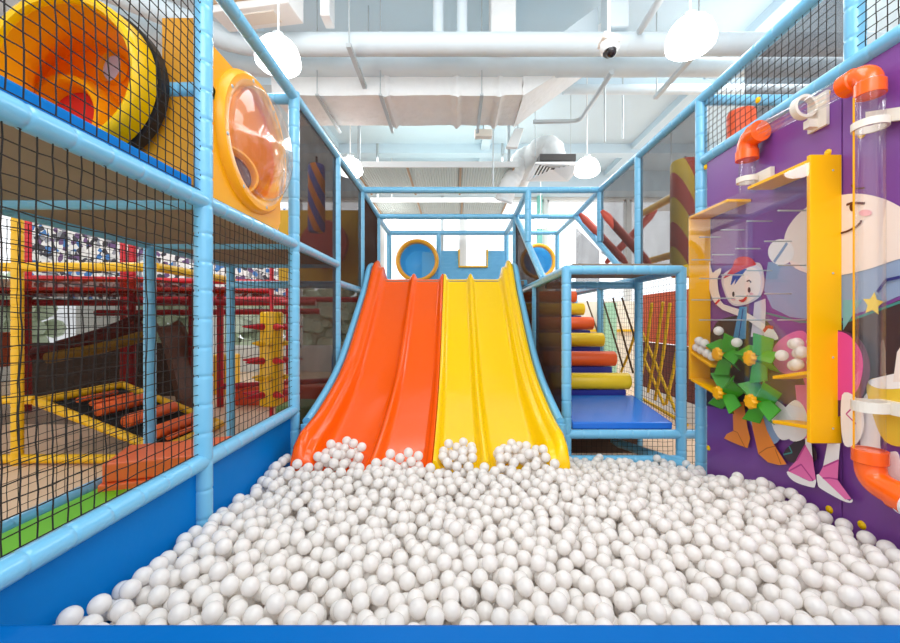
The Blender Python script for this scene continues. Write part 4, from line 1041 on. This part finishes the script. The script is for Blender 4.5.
pipe('conduit', 'white conduit slanting down from the ceiling beside the bright lamp over the purple wall', 'pipe', [P(663,-5,3.5), P(640,31,4.35)], .035)
pipe('conduit', 'grey conduit bent twice under the ceiling near the security camera', 'pipe', bend([P(533,122,5.9), P(580,121,5.85), P(612,72,4.75)],.12,4), .03, M_STEEL)
tag(MB().prism([P(562,33,4.8),P(598,6,4.8),P(598,33,4.8)], (0,.3,0), M_PIPE).build('gusset_duct'), 'pale triangular duct end above the pipe pair', 'duct')
# flexible ducts and diffuser
t = thing('air_diffuser', 'white square ceiling air diffuser with dark louvres, hung from thin rods', 'air vent', (1.73,7.08,4.1))
x0,x1,y0,y1,z_ = 1.37,2.10,6.68,7.48,4.10
b = MB()
for k in range(5):
    i_ = .02+.065*k; zz = z_+.012*k
    b.prism([(x0+i_,y0+i_,zz),(x1-i_,y0+i_,zz),(x1-i_-.05,y0+i_+.05,zz+.035),(x0+i_+.05,y0+i_+.05,zz+.035)], (0,0,.004), M_WHITE)
    b.prism([(x0+i_,y1-i_,zz),(x1-i_,y1-i_,zz),(x1-i_-.05,y1-i_-.05,zz+.035),(x0+i_+.05,y1-i_-.05,zz+.035)], (0,0,.004), M_WHITE)
    b.prism([(x0+i_,y0+i_,zz),(x0+i_,y1-i_,zz),(x0+i_+.05,y1-i_-.05,zz+.035),(x0+i_+.05,y0+i_+.05,zz+.035)], (0,0,.004), M_WHITE)
    b.prism([(x1-i_,y0+i_,zz),(x1-i_,y1-i_,zz),(x1-i_-.05,y1-i_-.05,zz+.035),(x1-i_-.05,y0+i_+.05,zz+.035)], (0,0,.004), M_WHITE)
b.build('louvres', None, t)
b = MB()
for lo, hi in (((x0-.03,y0-.03,z_),(x1+.03,y0+.02,z_+.03)),((x0-.03,y1-.02,z_),(x1+.03,y1+.03,z_+.03)),((x0-.03,y0,z_),(x0+.02,y1,z_+.03)),((x1-.02,y0,z_),(x1+.03,y1,z_+.03))): b.box(lo, hi, M_WHITE)
b.build('rim', None, t)
MB().box((x0+.06,y0+.06,z_+.09),(x1-.06,y1-.06,z_+.20), mat('dark_plenum','#4a4644',.7)).build('plenum', None, t)
for x in (x0+.05, x1-.05): MB().tube([(x,7.08,z_+.15),(x,7.08,CZ)], .006, 6, m=M_STEEL).build('rod', None, t)
def flex(label, pts, r):
    pts = crom([tuple(p) for p in pts], 8); n = len(pts)
    t = thing('flexible_duct', label, 'duct', pts[0])
    MB().tube(pts, [r*(1+.05*math.sin(i*2.1)) for i in range(n)], 20, m=M_DUCT).build('hose', None, t, angle=80)
flex('fat foil flexible duct humped over the white air diffuser', [(1.75,7.1,4.29),(1.72,7.15,4.55),(1.55,7.35,4.62),(1.35,7.8,4.45),(1.3,8.3,4.35)], .21)
flex('foil flexible duct slanting down beside the corrugated panels', [(1.45,7.5,4.62),(1.25,7.6,4.55),(1.12,7.6,4.25),(1.0,7.55,4.0),(.92,7.6,3.75)], .17)
def corrugated(label, xa, xb, ya, yb, z):
    t = thing('corrugated_panel', label, 'ceiling panel', ((xa+xb)/2,ya,z))
    n = int((xb-xa)/.025); top = [(xa+(xb-xa)*i/n, z+(.012 if i % 2 else 0)) for i in range(n+1)]
    b = MB(); vs = []; 
    for y in (ya, yb): vs += [(x,y,zz) for x, zz in top]
    for y in (ya, yb): vs += [(x,y,zz+.006) for x, zz in top]
    m_ = n+1; fs = []
    for i in range(n): fs += [(i,i+1,m_+i+1,m_+i), (2*m_+i,2*m_+i+1,3*m_+i+1,3*m_+i)]
    b.add(vs, fs, M_GRILL); b.build('sheet', None, t, normals=False)
    w = (xb-xa)/3
    for k in range(4): MB().box((xa+w*k-.02,ya,z-.02),(xa+w*k+.02,yb,z), M_TAN).build('batten', None, t)
    MB().box((xa-.06,ya-.04,z-.02),(xb+.06,ya,z+.08), M_WHITE).build('edge_beam', None, t)
    for x in (xa+.1, xb-.1):
        MB().tube([(x,ya,z+.05),(x,ya,CZ)], .03, 8, m=M_STEEL).build('hanger', None, t)
corrugated('corrugated metal panel hung under the ceiling just above the tower frame', -1.85, 1.08, 7.3, 8.9, 4.3)
corrugated('corrugated metal panel hung farther back, seen through the top of the tower frame', -1.9, 1.2, 9.3, 10.8, 4.25)
t = thing('fan_coil_unit', 'white ceiling air unit hung above the bubble window, its underside in view', 'air unit', (-1.9,4.1,4.62))
R_ = Matrix.Rotation(-.15, 3, 'Z')
MB().obox((-2.03,4.11,4.80), (.86,.29,.40), R_, M_WHITE).build('casing', None, t, bevel=.01)
MB().obox((-2.055,3.955,4.82), (.84,.02,.30), R_, M_TAN).build('grille', None, t)
MB().obox((-2.03,4.11,4.596), (.45,.15,.012), R_, M_CREAM).build('access_panel', None, t)
for dx in (-.35, .35): MB().tube([(-1.98+dx,4.05,4.9),(-1.98+dx,4.05,CZ)], .01, 6, m=M_STEEL).build('rod', None, t)
tag(MB().box((-1.42,4.2,4.7),(-1.32,4.4,CZ), M_WHITE).build('cable_trunking', bevel=.01), 'white vertical trunking beside the ceiling air unit', 'trunking')
for x, y, z0, lab in ((.63,6.6,3.6,'slim grey rod hanging below the duct above the yellow slide'),(-1.1,4.1,4.9,'thin white rod hanging from the ceiling above the bubble window'),(2.02,5.4,3.9,'thin rod hanging from the ceiling beyond the security camera'),(2.6,6.2,4.3,'thin rod hanging from the ceiling above the crossed straps')):
    tag(MB().tube([(x,y,z0),(x,y,CZ)], .012, 8, m=M_STEEL).build('ceiling_rod'), lab, 'rod')
t = thing('junction_box', 'small cream junction box under the far edge of the foil wrapped duct', 'box', (.43,6.04,4.25))
MB().box((.30,5.98,4.25),(.56,6.1,4.36), M_CREAM).build('casing', None, t, bevel=.01); MB().tube([(.43,6.04,4.35),(.43,6.04,CZ)], .01, 6, m=M_STEEL).build('rod', None, t)
t = thing('ceiling_fitting', 'small tilted white fitting behind the duct end, above the tower frame', 'light fitting', P(512,138,6.3))
MB().prism([P(515,128,6.3),P(524,128,6.3),P(518,147,6.3),P(506,147,6.3)], (0,.1,0), M_WHITE).build('casing', None, t, bevel=.01)
q = P(518,130,6.35); MB().tube([q, (q.x,q.y,CZ)], .01, 6, m=M_STEEL).build('rod', None, t)
t = thing('cassette_unit', 'white air cassette hung far behind the crossed straps', 'air unit', (5.1,8.7,4.0))
MB().box((4.6,8.2,4.0),(5.6,9.2,4.22), M_WHITE).build('casing', None, t, bevel=.02)
for dx in (.1,.9): MB().tube([(4.6+dx,8.7,4.2),(4.6+dx,8.7,CZ)], .012, 8, m=M_STEEL).build('rod', None, t)
# security camera
cx_, cy_, cz_ = 1.155, 3.0, 3.50
t = thing('security_camera', 'white dome security camera on a thin pole under the ceiling pipes', 'camera', (cx_,cy_,cz_))
MB().tube([(cx_,cy_,cz_+.10),(cx_,cy_,CZ)], .013, 10, m=M_WHITE).build('pole', None, t)
MB().obox((cx_,cy_,cz_+.085), (.13,.13,.055), Matrix.Rotation(.25,3,'Y'), M_CREAM).build('bracket', None, t, bevel=.008)
MB().lathe([(0,0),(0,.068),(.04,.07),(.06,.06),(.075,.05)], (cx_,cy_,cz_+.065), (0,-.25,-1), 28, M_WHITE).build('body', None, t)
MB().ball((cx_+.004,cy_-.035,cz_-.012), .038, 20, M_DARK).build('lens_dome', None, t)

# ================================================================== LAMPS
M_LAMP = mat('lamp_glow', '#ffffff', .5, emit=LAMP)
t = thing('pendant_lamp', 'glowing white pendant lamp above the bubble window', 'pendant lamp', (0,0,0))
MB().lathe([(.135,.05),(.132,.085),(.112,.128),(.07,.162),(.01,.185),(-.05,.195),(-.085,.188),(-.115,.155),(-.135,.10),(-.145,.0)], (0,0,0), (0,0,1), 36, M_LAMP).build('shade', None, t)
MB().lathe([(.13,.05),(.135,.055),(.19,.055),(.205,.03),(.205,0)], (0,0,0), (0,0,1), 24, M_STEEL).build('cap', None, t)
MB().tube([(0,0,.22),(0,0,CZ-3.9)], .009, 8, m=M_WHITE).build('cord', None, t)
L0 = t
for (x,y,z), lab in zip(((2.0,3.4,3.91),(-1.65,6.3,3.9),(2.08,6.3,3.9),(-1.55,9.8,3.9),(2.1,9.8,3.9)),
    ('glowing white pendant lamp above the purple wall','glowing white pendant lamp above the mesh beside the orange slide','glowing white pendant lamp beside the white air diffuser',
     'pendant lamp far back above the amber-rimmed blue tube','pendant lamp far back near the turquoise column')):
    copy_tree(L0, (x,y,z), lab)
L0.location = (-1.59,3.6,3.88)

# ================================================================== DAYLIGHT AND ADDED FILL
w = bpy.data.worlds.new('daylight'); S.world = w; w.use_nodes = True
bg = w.node_tree.nodes['Background']; bg.inputs[0].default_value = (.93,.965,1,1); bg.inputs[1].default_value = WORLD
def area(name, loc, rot, sx, sy, e, col=(1,1,1)):
    l = bpy.data.lights.new(name, 'AREA'); l.shape = 'RECTANGLE'; l.size = sx; l.size_y = sy; l.energy = e; l.color = col
    o = bpy.data.objects.new(name, l); COL.objects.link(o); o.location = loc; o.rotation_euler = rot
    return o
area('added_fill_light', (.3,2.2,5.3), (0,0,0), 3.0, 1.6, 65, (.95,.98,1))  # unseen area lights, added to brighten the pit, steps and play area
area('added_fill_light', (.6,-1.0,4.9), (.95,0,0), 4.0, 1.6, 120, (.95,.98,1))
area('added_fill_light', (-5.2,5.6,5.3), (0,0,0), 3.0, 3.0, 150, (.95,.98,1))
area('added_fill_light', (4.4,6.2,5.3), (0,0,0), 2.4, 3.0, 220, (.95,.98,1))
area('added_fill_light', (0,8.6,5.3), (0,0,0), 5.0, 1.2, 150, (.95,.98,1))
S.view_settings.view_transform = 'Standard'; S.view_settings.look = 'None'; S.view_settings.gamma = 1; S.view_settings.exposure = EXPO
S.view_settings.use_curve_mapping = False
S.cycles.use_denoising = True
S.cycles.max_bounces = 10; S.cycles.transparent_max_bounces = 24; S.cycles.diffuse_bounces = 5
S.cycles.sample_clamp_indirect = 6

# ================================================================== CAMERA
cam = bpy.data.cameras.new('camera'); co_ = bpy.data.objects.new('camera', cam); COL.objects.link(co_)
co_.location = (0,0,EYE); co_.rotation_euler = (math.pi/2,0,0)
cam.sensor_width = 36; cam.lens = 36*F/900; cam.clip_start = .05; cam.clip_end = 200
cam.shift_x = -(VX-450)/900; cam.shift_y = (VY-321.5)/900
S.camera = co_
